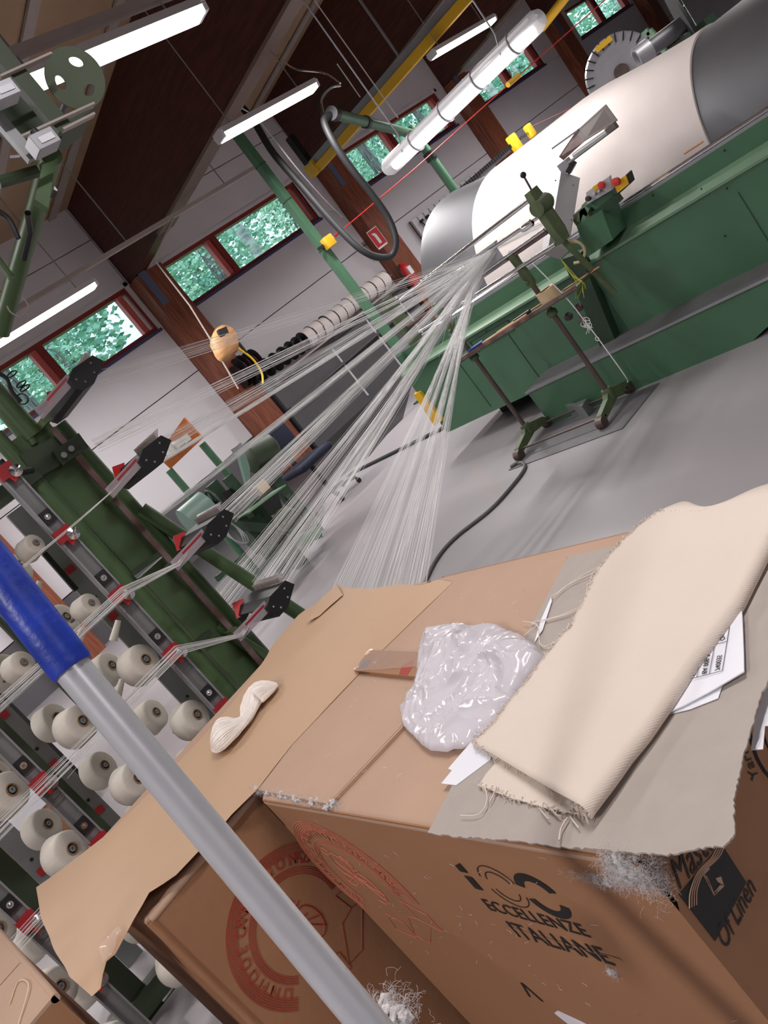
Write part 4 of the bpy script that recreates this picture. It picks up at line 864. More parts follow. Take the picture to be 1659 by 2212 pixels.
# black cable loop and grey hoses on the creel
single('creel_cable', MB().tube(curve([at(0, 995, 'Y', 2.95), at(20, 1012, 'Y', 2.95), at(45, 1020, 'Y', 2.95), at(70, 1016, 'Y', 2.98)], 6), .011, 8), 'rubber', 'black cable end sagging from the green creel post', 'cable', smooth=True)
mb = MB()
for k in range(5): mb.tube(curve([at(295, 1290+3*k, 'Y', 3.3), at(310+4*k, 1330, 'Y', 3.3), at(360+5*k, 1360+4*k, 'Y', 3.3), at(415+8*k, 1420, 'Y', 3.3), at(445+6*k-12, 1470+5*k, 'Y', 3.3), at(430, 1470, 'Y', 3.3), at(395, 1430, 'Y', 3.3)], 6), .006, 7)
mb.build('hose_bundle', 'batten', cr, True)
MB().bar(at(95, 1195, 'Y', 3.45), at(165, 1275, 'Y', 3.45), .02, .02).build('black_strut', 'black_plastic', cr)
# upper left creel head
ch = thing('creel_gantry', 'green steel head of the creel with bracket arms at the top left', 'frame', (.8, 2.2, 2.2))
h = lambda x, y, Y_=2.2: at(x, y, 'Y', Y_)
MB().prism([h(-10, 95), h(15, 110), h(140, 280), h(70, 345), h(-10, 265)], (0, .03, 0)).build('back_plate', 'olive_dark', ch)
MB().bar(h(-20, 95, 2.1), h(140, 285, 2.1), .05, .03).build('channel', 'olive_dark', ch)
MB().prism([h(125, 268, 2.15), h(140, 282, 2.15), h(205, 232, 2.15), h(200, 222, 2.15)], (0, .14, 0)).build('bracket_arm', 'olive_dark', ch)
MB().bar(h(40, 300, 2.08), h(202, 226, 2.08), .02, .006).build('bracket_edge', 'batten', ch); MB().bar(h(0, 168, 2.08), h(110, 118, 2.08), .02, .006).build('bracket_edge', 'batten', ch)
MB().bar(h(135, 282, 2.08), h(203, 248, 2.08), .02, .006).build('bracket_edge', 'batten', ch)
MB().bar(h(-5, 255, 2.0), h(72, 345, 2.0), .03, .02).build('rod', 'rail_grey', ch)
for (x, y) in ((95, 310), (8, 205)):
    q = h(x, y, 1.95); sb = MB().bev(q+V(-.036, -.025, -.020), q+V(.032, .025, .022), .002, 1).build('switch_box', 'alu_matt', ch)
    MB().bb(q+V(-.02, -.027, -.008), q+V(.022, -.025, .008)).build('label', 'white_paper', sb); MB().lathe(q+V(.0, 0, .026), (0, 0, 1), [(0, .01), (.012, .01), (.012, 0)], 12).build('gland', 'black_plastic', sb)
MB().tube([h(20, 338, 1.95), h(42, 336, 1.95)], .004, 6).build('pin', 'chrome', ch)
MB().prism([h(92, 355), h(120, 345), h(105, 450), h(75, 430)], (0, .03, 0)).build('leg_plate', 'olive', ch)
MB().tube([h(0, 720, 3.0), h(45, 560, 2.8), h(78, 450, 2.55), h(110, 335, 2.25)], .032, 12).build('leg_tube', 'olive', ch, True)
MB().tube([h(98, 415, 2.45), h(110, 400, 2.43)], .025, 8).build('clamp', 'black_plastic', ch)
MB().tube([h(-5, 395, 2.3), h(80, 370, 2.3)], .018, 8).build('cross_tube', 'olive_dark', ch, True); MB().tube([h(-5, 560, 2.6), h(25, 600, 2.6)], .012, 8).build('cross_tube', 'olive', ch, True)
MB().tube(curve([h(-5, 455, 2.3), h(20, 475, 2.3), h(40, 515, 2.3)], 5), .008, 8).build('cable', 'black_plastic', ch, True)
MB().tube([h(60, 460, 2.5), h(66, 500, 2.6), h(52, 560, 2.7)], .010, 8).build('cable', 'black_plastic', ch, True)
MB().torus(h(38, 660, 2.85), (0, 1, .2), .035, .003, 16, 5, -.5, 3.6).build('wire', 'batten', ch)
# holed disc
c = h(162, 170, 2.15); bm = bmesh.new()
t = thing('holed_disc', 'grey green disc with three openings in front of the top left lamp', 'disc', c)
nrm = V(-.25, -1, -.25).normalized(); u = V(1, 0, 0); u = (u-nrm*u.dot(nrm)).normalized(); w = nrm.cross(u)
Rr = .083; outl = [(math.cos(i*2*math.pi/48)*Rr, math.sin(i*2*math.pi/48)*Rr) for i in range(48)]; loops = [outl]
for a0 in (.9, 3.0, 5.1):
    hc = (math.cos(a0)*.045, math.sin(a0)*.045); lp = []
    for i in range(16):
        th = i*2*math.pi/16; rx_, ry_ = .020*math.cos(th), .013*math.sin(th); lp.append((hc[0]+rx_*math.cos(a0+1.57)-ry_*math.sin(a0+1.57), hc[1]+rx_*math.sin(a0+1.57)+ry_*math.cos(a0+1.57)))
    loops.append(lp)
pts = [Vector(p_) for lp in loops for p_ in lp]; ed = []; k = 0
for lp in loops: ed += [(k+i, k+(i+1) % len(lp)) for i in range(len(lp))]; k += len(lp)
vs, es, fs, _, _, _ = geometry.delaunay_2d_cdt(pts, ed, [], 0, 1e-6)
def inl(p_, lp):
    c_ = False; j = len(lp)-1
    for i in range(len(lp)):
        if (lp[i][1] > p_[1]) != (lp[j][1] > p_[1]) and p_[0] < (lp[j][0]-lp[i][0])*(p_[1]-lp[i][1])/(lp[j][1]-lp[i][1])+lp[i][0]: c_ = not c_
        j = i
    return c_
keep = []
for f in fs:
    m_ = sum((vs[i] for i in f), Vector((0, 0)))/len(f)
    if not any(inl(m_, lp) for lp in loops[1:]): keep.append(f)
mb = MB(); top = [c+u*p_.x+w*p_.y for p_ in vs]; kk = len(top)
ff = [tuple(f) for f in keep]+[tuple(i+kk for i in f[::-1]) for f in keep]; es_ = set((f[i], f[(i+1) % len(f)]) for f in keep for i in range(len(f)))
for a_, b_ in es_:
    if (b_, a_) not in es_: ff.append((a_, a_+kk, b_+kk, b_))
mb.add(top+[p_+nrm*.006 for p_ in top], ff).build('disc', 'disc_green', t)
MB().tube([c, c+V(0, .16, .0)], .012, 10).build('axle', 'steel', t, True)
# small post with black cable at left window
t = thing('cable_post', 'green tube post with a black cable tied to it in front of the leftmost pane', 'post', (.9, 3.1, 1.7))
MB().tube([h(-10, 845, 3.1), h(10, 870, 3.1), h(75, 960, 3.1)], .016, 10).build('tube', 'olive', t, True)
MB().tube(curve([h(-5, 805, 3.05), h(14, 818, 3.05), h(25, 845, 3.05), h(45, 868, 3.05)], 5), .008, 8).build('cable', 'rubber', t, True)
for (x, y) in ((28, 820), (48, 842), (56, 850)): MB().torus(h(x-2, y-12, 3.1), V(.1, .2, 1), .019, .003, 14, 5).build('cable_tie', 'black_plastic', t)
MB().torus(h(48, 862, 3.05), (0, 1, 0), .02, .0025, 14, 5).build('wire_loop', 'black_plastic', t)

# ------------------------------------------------------------------ foreground cartons
ZT = .90
bx = thing('front_carton', 'large brown yarn carton in front with 100 ECCELLENZE ITALIANE print and torn corner', 'carton', (.7, 1.0, 0))
XA, XB, YA, YB = .385, 1.02, .61, 1.50
def panelgrid(a, u, v, nu, nv, amp, seed, th=.005): # bulging cardboard wall
    n_ = Vector(u).cross(Vector(v)).normalized(); a = Vector(a); u = Vector(u); v = Vector(v); vs = []; fs = []
    for j in range(nv+1):
        for i in range(nu+1):
            s_, t_ = i/nu, j/nv; e = 16*s_*(1-s_)*t_*(1-t_); vs.append(a+u*s_+v*t_+n_*(amp*e+.0015*noise.noise(Vector((s_*5+seed, t_*6, 0)))*e))
    k = len(vs); vs += [p-n_*th for p in vs]
    for j in range(nv):
        for i in range(nu):
            q = j*(nu+1)+i; fs.append((q, q+1, q+nu+2, q+nu+1)); fs.append((k+q, k+q+nu+1, k+q+nu+2, k+q+1))
    for i in range(nu): fs += [(i, k+i, k+i+1, i+1), ((nv*(nu+1))+i, (nv*(nu+1))+i+1, k+(nv*(nu+1))+i+1, k+(nv*(nu+1))+i)]
    for j in range(nv): q = j*(nu+1); fs += [(q, q+nu+1, k+q+nu+1, k+q), (q+nu, k+q+nu, k+q+2*nu+1, q+2*nu+1)]
    return MB().add(vs, fs)
panelgrid((XA, YB, .0), (0, YA-YB, 0), (0, 0, ZT-.004), 20, 12, .0, 1).build('side_panel', 'cardboard', bx, True)
panelgrid((XA, YA, .0), (XB-XA, 0, 0), (0, 0, ZT-.004), 14, 12, .0, 2).build('end_panel', 'cardboard', bx, True)
panelgrid((XB, YA, .0), (0, YB-YA, 0), (0, 0, ZT-.004), 8, 8, .0, 3).build('side_panel', 'cardboard', bx, True)
panelgrid((XB, YB, .0), (XA-XB, 0, 0), (0, 0, ZT-.004), 8, 8, .0, 4).build('end_panel', 'cardboard', bx, True)
MB().bb((XA, YA, 0), (XB, YB, .01)).build('bottom', 'cardboard', bx)
# rounded top edges
def topedge(a, b, r=.012):
    return MB().tube([Vector(a), Vector(b)], r, 12)
topedge((XA+.011, YA+.01, ZT-.012), (XA+.011, YB-.005, ZT-.012)).build('folded_edge', 'cardboard_top', bx, True)
topedge((XA+.011, YA+.011, ZT-.012), (XB-.01, YA+.011, ZT-.012)).build('folded_edge', 'cardboard_top', bx, True)
MB().bb((XA+.011, YA+.011, ZT-.006), (XB-.01, YB-.005, ZT)).build('top_flap', 'cardboard_top', bx)
# upper flap whose corrugated edge shows
zf = ZT+.0065
o = sheet([(557, 1706, zf), (712, 1737, zf), (790, 1655, zf), (872, 1568, zf), (935, 1500, zf), (1060, 1560, zf), (1226, 1202, zf), (1060, 1236, zf), (978, 1256, zf), (800, 1430, zf), (631, 1608, zf)], .006, .03, .0)
o.build('upper_flap', 'cardboard_top', bx)
A_, B_ = at(712, 1738, 'Z', ZT+.004), at(935, 1500, 'Z', ZT+.004)
mb = MB(); L = (B_-A_).length; d = (B_-A_).normalized(); n_ = int(L/.007); side = V(d.y, -d.x, 0)
for k in range(n_):
    p = A_+d*(k*.007)+side*.0006; mb.bar(p+V(0, 0, -.0025), p+d*.0035+V(0, 0, .0022), .0014, .0014); mb.bar(p+d*.0035+V(0, 0, .0022), p+d*.007+V(0, 0, -.0025), .0012, .0012)
o = mb.build('corrugation', 'cardboard_top', bx); o['kind'] = 'stuff'
MB().bar(A_+side*.0002, B_+side*.0002, .0006, .0055).build('flute_shade', 'ink', bx)  # black strip stands in for the shadow inside the flap edge
# print on the left long face (X = XA, reading towards -Y)
def fx(y, z): return V(XA-.0008, y, z)
XD, YD = (0, -1, 0), (0, 0, 1)
def quad(pts, m, nm, off): return MB().prism(pts, off).build(nm, m, bx)
lg = MB(); th = V(-.0004, 0, 0)
lg.prism([fx(.985, .806), fx(.985, .818), fx(.968, .826), fx(.968, .806)], th).prism([fx(.985, .797), fx(.968, .797), fx(.968, .770), fx(.985, .770)], th)
lg.build('printed_numeral', 'ink', bx)
lg = MB()
def ring(cy, cz, ro, ri, a0, a1, mbb, f=fx, n=18, sy=1.0):
    pts = [(cy-sy*math.sin(a0+(a1-a0)*i/n)*ro, cz+math.cos(a0+(a1-a0)*i/n)*ro) for i in range(n+1)]; pi_ = [(cy-sy*math.sin(a0+(a1-a0)*i/n)*ri, cz+math.cos(a0+(a1-a0)*i/n)*ri) for i in range(n+1)]
    for i in range(n): mbb.prism([f(*pts[i]), f(*pts[i+1]), f(*pi_[i+1]), f(*pi_[i])], th)
ring(.835, .797, .036, .022, -1.35, 1.35, lg)
lg.build('printed_numeral', 'ink', bx)
lg = MB(); ring(.835, .785, .036, .022, 1.8, 4.5, lg)
lg.build('printed_numeral', 'ink', bx)
lg = MB(); ring(.908, .797, .036, .0345, -1.35, 1.35, lg); ring(.908, .797, .024, .0225, -1.35, 1.35, lg); ring(.908, .787, .036, .0345, 1.8, 4.5, lg); ring(.908, .787, .024, .0225, 1.8, 4.5, lg)
lg.build('printed_outline_numeral', 'ink', bx)
text('ECCELLENZE', .036, fx(.998, .722), XD, YD, 'ink', bx, 'printed_word', squash=.93)
# stencilled ITALIANE in two broken rows
t_i = text('ITALIANE', .050, fx(.985, .668), XD, YD, 'ink', bx, 'printed_word', squash=.87)
cb_ = MB(); cb_.bb((XA-.0012, .782, .6845), (XA-.0010, .99, .6885)); cb_.build('print_gap', 'cardboard', bx)
text('\u039b', .055, fx(1.122, .478), XD, YD, 'ink', bx, 'printed_mark')
MB().prism([fx(1.08, .455), fx(1.065, .466), fx(.97, .45), fx(.93, .42), fx(1.05, .41)], V(-.002, 0, 0)).build('torn_label', 'white_paper', bx)
# red round emblem
def emblem(f, cy, cz, ro, xd, parent, mm, sgn=1):
    mb = MB()
    for k in range(6):
        r1 = ro*(1-.028*k); ring(cy, cz, r1, r1-ro*.013, -2.35, 1.75, mb, f, 40)
    for k in range(4):
        r1 = ro*(.70-.028*k); ring(cy, cz, r1, r1-ro*.013, -2.35, 1.75, mb, f, 32)
    mb.build('printed_rings', mm, parent)
    s_ = 'LINIFICIO E CANAPIFICIO NAZIONALE'
    for k, ch_ in enumerate(s_):
        a_ = -2.25+k*(3.9/len(s_)); r1 = ro*.735; p = f(cy-math.sin(a_)*r1*1, cz+math.cos(a_)*r1)
        up = (f(cy-math.sin(a_)*1, cz+math.cos(a_))-f(cy, cz)).normalized(); xd_ = (f(cy-math.cos(a_), cz-math.sin(a_))-f(cy, cz)).normalized()
        if ch_ != ' ': text(ch_, ro*.20, p, xd_, up, mm, parent, 'printed_letter', squash=.85)
    mb = MB() # monogram scrolls and ribbon
    def path(pts, r=.0016): mb.tube([f(cy-a_*ro, cz+b_*ro) for a_, b_ in pts], r, 4)
    def arc(cx_, cy2, rx, ry, a0, a1, n=16): return [(cx_+rx*math.cos(a0+(a1-a0)*i/n), cy2+ry*math.sin(a0+(a1-a0)*i/n)) for i in range(n+1)]
    path(arc(-.12, .22, .2, .22, -1, 4.2)); path(arc(.12, -.12, .16, .26, -2.2, 3.2)); path(arc(-.25, .45, .06, .06, 0, 6)); path([(-.35, -.1), (-.05, .05), (.3, -.2)]); path(arc(.05, .1, .1, .32, .5, 3.6)); path([(-.2, .3), (.25, -.35)]); path(arc(-.25, -.05, .12, .1, 0, 5)); path(arc(.2, .1, .2, .1, 1.6, 4.5))
    path([(.58, -.20), (.95, -.35), (.98, -.62), (.62, -.5), (.58, -.20)], .001); path([(.62, -.5), (.4, -.52), (.1, -.95), (.35, -1.0), (.75, -.62)], .001); path([(-.15, -.62), (.12, -.72), (.1, -1.0), (-.3, -.95), (-.15, -.62)], .001)
    mb.build('printed_monogram', mm, parent)
th = V(-.0004, 0, 0)
emblem(lambda y, z: V(XA-.0007, y, z), 1.375, .700, .155, None, bx, 'ink_pink')
# print on the right end face (Y = YA): diamond, words
def fy(x, z): return V(x, YA-.0008, z)
YP = YA-.0009
ey = lambda x, y: at(x, y, 'Y', YP)
MB().prism([ey(1467, 1932), ey(1558, 1822), ey(1612, 1906), ey(1545, 2033)], V(0, -.0004, 0)).build('printed_diamond', 'ink', bx)
lg = MB(); off = V(0, -.0012, 0)
for k in range(3):
    a_ = 3.2*k; lg.prism([ey(1516+a_, 1888+a_), ey(1518+a_*1.0+1.6, 1887+a_), ey(1541, 1932-a_*.3-2), ey(1562-a_, 1912-a_*.2), ey(1563-a_, 1914-a_*.2), ey(1541.5, 1936-a_*.3-2)], V(0, -.0010, 0))
lg.prism([ey(1516, 1888), ey(1530, 1874), ey(1532, 1877), ey(1519, 1890)], V(0, -.001, 0)).prism([ey(1545, 1897), ey(1556, 1893), ey(1562, 1912), ey(1550, 1905)], V(0, -.001, 0))
lg.build('printed_letter', 'cardboard_top', bx)
lg = MB()
for k in range(4):
    a_ = 5*k; lg.tube(curve([ey(1487+a_, 1962-a_*.5)+off, ey(1489+a_, 1925-a_*.4)+off, ey(1505+a_, 1885-a_*.2)+off, ey(1535+a_, 1852)+off, ey(1548+a_, 1828)+off], 6), .0009, 4)
lg.build('printed_flame', 'cardboard_top', bx)
def text_px(s_, a_, b_, up_, hgt, shear=0, name='printed_word'): # word set between two seen points on the end face
    A_, B_, U_ = ey(*a_), ey(*b_), ey(*up_)-ey(*a_); o_ = text(s_, hgt, A_, B_-A_, U_, 'ink', bx, name, shear=shear)
    xs = [v.co for v in o_.data.vertices]; d_ = (B_-A_).normalized(); w0 = max(((p_-(A_-origin(bx))).dot(d_)) for p_ in xs); k_ = (B_-A_).length/w0
    for v in o_.data.vertices: q_ = v.co-(A_-origin(bx)); v.co = v.co+d_*(q_.dot(d_)*(k_-1))
text_px('Masters', (1466, 1924), (1572, 1796), (1449, 1905), .044, .2)
text_px('Of Linen', (1566, 2055), (1634, 1922), (1550, 2038), .036, .2)
text('Yarn', .022, fy(.585, .792), V(.3, 0, .95), V(-.95, 0, .3), 'ink', bx, 'printed_word', shear=.3)
mb = MB(); mb.torus(fy(.66, .79), (0, 1, 0), .062, .0025, 40, 4).torus(fy(.66, .79), (0, 1, 0), .035, .0012, 32, 4); mb.build('printed_circle', 'ink', bx)
# second carton, behind to the left
b2 = thing('rear_carton', 'brown yarn carton with a big red round emblem behind the front carton', 'carton', (.55, 1.9, 0))
MB().bb((.115, 1.55, 0), (1.02, 1.556, ZT-.006)).build('side_panel', 'cardboard', b2)
MB().bb((.115, 1.556, 0), (.121, 2.12, ZT-.006)).build('end_panel', 'cardboard', b2); MB().bb((1.014, 1.556, 0), (1.02, 2.12, ZT-.006)).build('end_panel', 'cardboard', b2)
MB().bb((.115, 2.12, 0), (1.02, 2.126, ZT-.006)).build('side_panel', 'cardboard', b2); MB().bb((.115, 1.55, 0), (1.02, 2.126, .006)).build('bottom', 'cardboard', b2)
MB().bb((.118, 1.552, ZT-.012), (1.016, 2.122, ZT-.004)).build('top_flap', 'cardboard_top', b2)
topedge((.121, 1.556, ZT-.010), (1.0, 1.556, ZT-.010), .008).build('folded_edge', 'cardboard_top', b2, True); topedge((.119, 1.556, ZT-.010), (.119, 2.12, ZT-.010), .007).build('folded_edge', 'cardboard_top', b2, True)
topedge((.119, 1.554, .02), (.119, 1.554, ZT-.01), .008).build('folded_edge', 'cardboard', b2, True)
th = V(0, -.0004, 0)
emblem(lambda y, z: V(.29-(y-.29), 1.5493, z), .29, .655, .148, None, b2, 'ink_red')
# third carton, bottom left
b3 = thing('left_carton', 'pale topped carton at the bottom left edge with a split taped lid', 'carton', (-.4, 1.95, 0))
xr, yn = -.055, 1.655
MB().bb((-.75, yn, 0), (xr, yn+.006, ZT-.004)).build('side_panel', 'cardboard', b3); MB().bb((xr-.006, yn+.006, 0), (xr, 2.22, ZT-.004)).build('end_panel', 'cardboard', b3)
MB().bb((-.75, 2.214, 0), (xr-.006, 2.22, ZT-.004)).build('side_panel', 'cardboard', b3); MB().bb((-.756, yn, 0), (-.75, 2.22, ZT-.004)).build('end_panel', 'cardboard', b3)
MB().bb((-.75, yn, 0), (xr, 2.22, .006)).build('bottom', 'cardboard', b3)
MB().bb((-.75, yn, ZT-.004), (xr, 1.925, ZT+.002)).build('lid_flap', 'cardboard_top', b3); MB().bb((-.75, 1.932, ZT-.004), (xr, 2.22, ZT+.002)).build('lid_flap', 'cardboard_top', b3)
topedge((xr-.002, yn, ZT-.004), (xr-.002, 2.22, ZT-.004), .008).build('folded_edge', 'cardboard_top', b3, True)
mb = MB().tube(curve([at(20, 2170, 'Z', ZT+.004), at(40, 2120, 'Z', ZT+.004), at(62, 2130, 'Z', ZT+.006), at(40, 2212, 'Z', ZT+.004)], 5), .0012, 5)
single('stray_thread', mb, 'tape_tan', 'loose pale thread on the lid of the left carton', 'thread')
# kraft paper sheet over rear carton
zk = ZT+.012
kp = [(78, 1917, zk), (130, 1880, zk), (240, 1795, zk), (330, 1705, zk), (430, 1600, zk), (505, 1515, zk), (560, 1440, zk+.0), (600, 1378, zk+.006), (645, 1328, zk+.008), (690, 1296, zk+.004), (727, 1262, zk+.002), (745, 1270, zk), (800, 1272, zk), (860, 1262, zk-.002), (912, 1264, zk-.003), (945, 1252, zk-.004), (978, 1257, zk-.0045), (800, 1430, zk-.0045), (631, 1608, zk-.0045), (557, 1704, zk-.0045), (500, 1760, zk-.003), (428, 1840, zk+.002), (380, 1890, zk+.006), (322, 1928, zk+.012), (290, 1985, zk+.004), (250, 2060, zk-.014), (198, 2152, zk-.05), (150, 2110, zk-.03), (112, 2040, zk-.01), (88, 1980, zk)]
single('kraft_paper', sheet(kp, .0006, .022, .0012, 7), 'kraft', 'large sheet of tan kraft paper lying over the cartons', 'paper', smooth=True)
single('kraft_fold', sheet([(727, 1262, zk+.004), (690, 1300, zk+.012), (660, 1345, zk+.014), (690, 1330, zk+.006), (740, 1285, zk+.005)], .0006, .02), 'kraft', 'curled up corner of the kraft paper by the threads', 'paper', smooth=True)
# glossy tape glint pieces
single('clear_tape', sheet([(213, 2040, zk+.0), (255, 2000, zk+.008), (262, 2008, zk+.008), (240, 2060, zk-.006), (222, 2082, zk-.012)], .0005, .01, .002, 60), 'clear_tape', 'shiny strip of clear tape near the kraft paper tip', 'tape', smooth=True)
# skein
sk = thing('yarn_skein', 'small twisted white yarn skein lying on the kraft paper', 'skein', at(535, 1560, 'Z', zk))
z0 = zk+.004; spine = curve([at(462, 1622, 'Z', z0), at(503, 1590, 'Z', z0), at(535, 1560, 'Z', z0), at(556, 1522, 'Z', z0), at(602, 1482, 'Z', z0)], 10); n_ = len(spine)
def rad(t): return .020+.044*math.exp(-((t-.20)/.18)**2)+.034*math.exp(-((t-.84)/.16)**2)
core = MB(); k0 = 0
for i, p in enumerate(spine):
    t_ = i/(n_-1); w_ = rad(t_)*max(.25, min(1, math.sqrt(max(0.02, 1-abs(2*t_-1)**6)))); d = (spine[min(i+1, n_-1)]-spine[max(0, i-1)]).normalized(); s_ = V(d.y, -d.x, 0)
    for j in range(20): a_ = 2*math.pi*j/20; core.v.append(p+s_*math.cos(a_)*w_+V(0, 0, 1)*(max(-.004, math.sin(a_)*w_*.55)+.004+w_*.15))
for i in range(n_-1):
    for j in range(20): core.f.append((i*20+j, i*20+(j+1) % 20, (i+1)*20+(j+1) % 20, (i+1)*20+j))
core.f.append(tuple(range(20))); core.f.append(tuple((n_-1)*20+j for j in range(20)))
core.build('yarn_mass', 'skein', sk, True)
mb = MB(); R = random.Random(11)
for k in range(54):
    a0 = R.uniform(.05, 3.1); tw = R.uniform(-.25, .25); pts = []
    for i in range(0, n_, 2):
        t_ = i/(n_-1); w_ = rad(t_)*max(.25, min(1, math.sqrt(max(0.02, 1-abs(2*t_-1)**6))))*1.02; d = (spine[min(i+1, n_-1)]-spine[max(0, i-1)]).normalized(); s_ = V(d.y, -d.x, 0); a_ = a0+tw*math.sin(t_*6)+.8*(t_-.5)
        pts.append(spine[i]+s_*math.cos(a_)*w_+V(0, 0, 1)*(max(-.004, math.sin(a_)*w_*.55)+.004+w_*.15))
    mb.tube(pts, .0009, 4)
for k in range(8): i = int(n_*.52)+k-4; mb.torus(spine[i]+V(0, 0, .008), spine[i+1]-spine[i-1], .0135, .0016, 16, 5)
o = mb.build('yarn_strands', 'skein', sk, True); o['kind'] = 'stuff'
# cardboard offcut with tape
zc = ZT+.0085
oc_ = thing('cardboard_offcut', 'small taped cardboard offcut with blue and red print beside the plastic bag', 'cardboard', at(840, 1435, 'Z', zc))
sheet([(764, 1448, zc+.008), (797, 1404, zc+.008), (910, 1408, zc+.008), (985, 1412, zc+.008), (985, 1462, zc+.008), (895, 1461, zc+.008), (830, 1455, zc+.008)], .008, .05).build('board', 'cardboard', oc_)
sheet([(762, 1449, zc+.0090), (796, 1402, zc+.0096), (907, 1405, zc+.0092), (980, 1410, zc+.0094), (980, 1440, zc+.0092), (900, 1440, zc+.0090), (820, 1446, zc+.0093)], .0004, .012, .0012, 60).build('clear_tape', 'clear_tape', oc_, True)
sheet([(776, 1443, zc+.0085), (786, 1425, zc+.0085), (803, 1425, zc+.0085), (788, 1443, zc+.0085)], .0004, .02).build('blue_print', 'steel_bracket', oc_)
sheet([(862, 1456, zc+.0085), (868, 1438, zc+.0085), (893, 1424, zc+.0085), (893, 1436, zc+.0085), (880, 1458, zc+.0085)], .0004, .02).build('red_print', 'ink_red', oc_)
A_, B_ = at(775, 1452, 'Z', zc+.004), at(985, 1464, 'Z', zc+.004); mb = MB(); d = (B_-A_).normalized(); side = V(d.y, -d.x, 0)
for k in range(int((B_-A_).length/.007)): p = A_+d*(k*.007)+side*.001; mb.bar(p+V(0, 0, -.003), p+d*.0035+V(0, 0, .003), .001, .001); mb.bar(p+d*.0035+V(0, 0, .003), p+d*.007+V(0, 0, -.003), .001, .001)
o = mb.build('corrugation', 'cardboard_edge', oc_); o['kind'] = 'stuff'
# grey board with torn edges
zg = ZT+.010
edge = torn([(925, 1800), (1000, 1808), (1100, 1815), (1200, 1828), (1330, 1838), (1440, 1846), (1500, 1833), (1568, 1826), (1585, 1800), (1586, 1720), (1604, 1640), (1618, 1590), (1626, 1560), (1640, 1510), (1659, 1470), (1710, 1330), (1790, 1180)], 2.6, 7, 4)
gp = [(1226, 1203), (1340, 1172), (1420, 1150)][::-1]
outl = [(x, y, zg) for x, y in edge]+[(1790, 1060, zg), (1659, 1068, zg), (1595, 1092, zg), (1480, 1130, zg), (1340, 1175, zg), (1226, 1203, zg), (1100, 1440, zg), (985, 1680, zg)]
single('grey_board', sheet(outl, .0022, .03, .0008, 6), 'greyboard', 'grey cardboard sheet with torn edges under the folded cloth', 'board')
# loose papers
single('white_sheet', sheet([(953, 1692, zg+.001), (976, 1664, zg+.001), (968, 1660, zg+.001), (1018, 1602, zg+.001), (1060, 1560, zg+.001), (1060, 1640, zg+.001), (985, 1696, zg+.001)], .0008, .04), 'white_paper', 'white paper corner under the lower left of the cloth', 'paper')
single('white_sheet', sheet([(1154, 1388, zg+.003), (1168, 1340, zg+.003), (1190, 1290, zg+.003), (1192, 1298, zg+.003), (1172, 1360, zg+.003)], .0008, .03), 'white_paper', 'narrow white paper edge beside the plastic bag', 'paper')
single('white_sheet', sheet([(1570, 1094, zg+.003), (1620, 1062, zg+.003), (1665, 1042, zg+.003), (1700, 1035, zg+.003), (1700, 1050, zg+.003), (1640, 1072, zg+.003)], .0008, .03), 'white_paper', 'white paper edge beyond the far end of the cloth', 'paper')
single('white_sheet', sheet([(1430, 1546, zg+.002), (1500, 1470, zg+.002), (1562, 1476, zg+.002), (1551, 1508, zg+.002), (1490, 1532, zg+.002)], .0008, .03), 'white_paper', 'lower white sheet peeping out right of the cloth', 'paper')
pz = zg+.0055
dl = thing('delivery_note', 'printed white form tucked under the right side of the cloth', 'paper', at(1540, 1440, 'Z', pz))
sheet([(1430, 1545, pz), (1450, 1400, pz), (1590, 1250, pz), (1598, 1290, pz+.002), (1603, 1330, pz+.003), (1607, 1450, pz+.003), (1545, 1487, pz+.001), (1480, 1522, pz)], .0016, .03).build('sheet', 'white_paper', dl)
P0 = at(1560, 1449, 'Z', pz+.0035); PU = (at(1578, 1340, 'Z', pz+.0035)-P0).normalized(); PV = (at(1482, 1480, 'Z', pz+.0035)-P0); PV = (PV-PU*PV.dot(PU)).normalized()
mb = MB()
def ln_(a_, b_): mb.bar(P0+PU*a_[0]+PV*a_[1], P0+PU*b_[0]+PV*b_[1], .0007, .0003)
for k in range(6): ln_((0, .016*k), (.20, .016*k))
ln_((0, 0), (0, .085)); ln_((.052, 0), (.052, .045)); ln_((.12, 0), (.12, .085))
mb.build('printed_lines', 'ink_grey', dl)
for s_, u_, v_, sz in (('740035', .003, .010, .009), ('8A 008-34-C', .003, .026, .009), ('1 ST', .003, .042, .009), ('F. 6 SP', -.0, .082, .013), ('Osterin', .056, .010, .009), ('TKN 0', .056, .026, .009), ('MAX', .056, .042, .009), ('Datum', .004, .066, .008)):
    text(s_, sz, P0+PU*u_+PV*(v_)+V(0, 0, .0004), PU, -PV, 'ink', dl, 'printed_text')
single('white_sheet', sheet([(1622, 1620, .893), (1630, 1560, .893), (1655, 1480, .893), (1720, 1420, .893), (1720, 1560, .893), (1652, 1568, .893), (1648, 1618, .893)], .0008, .03), 'white_paper', 'white papers showing past the torn right edge of the grey board', 'paper')
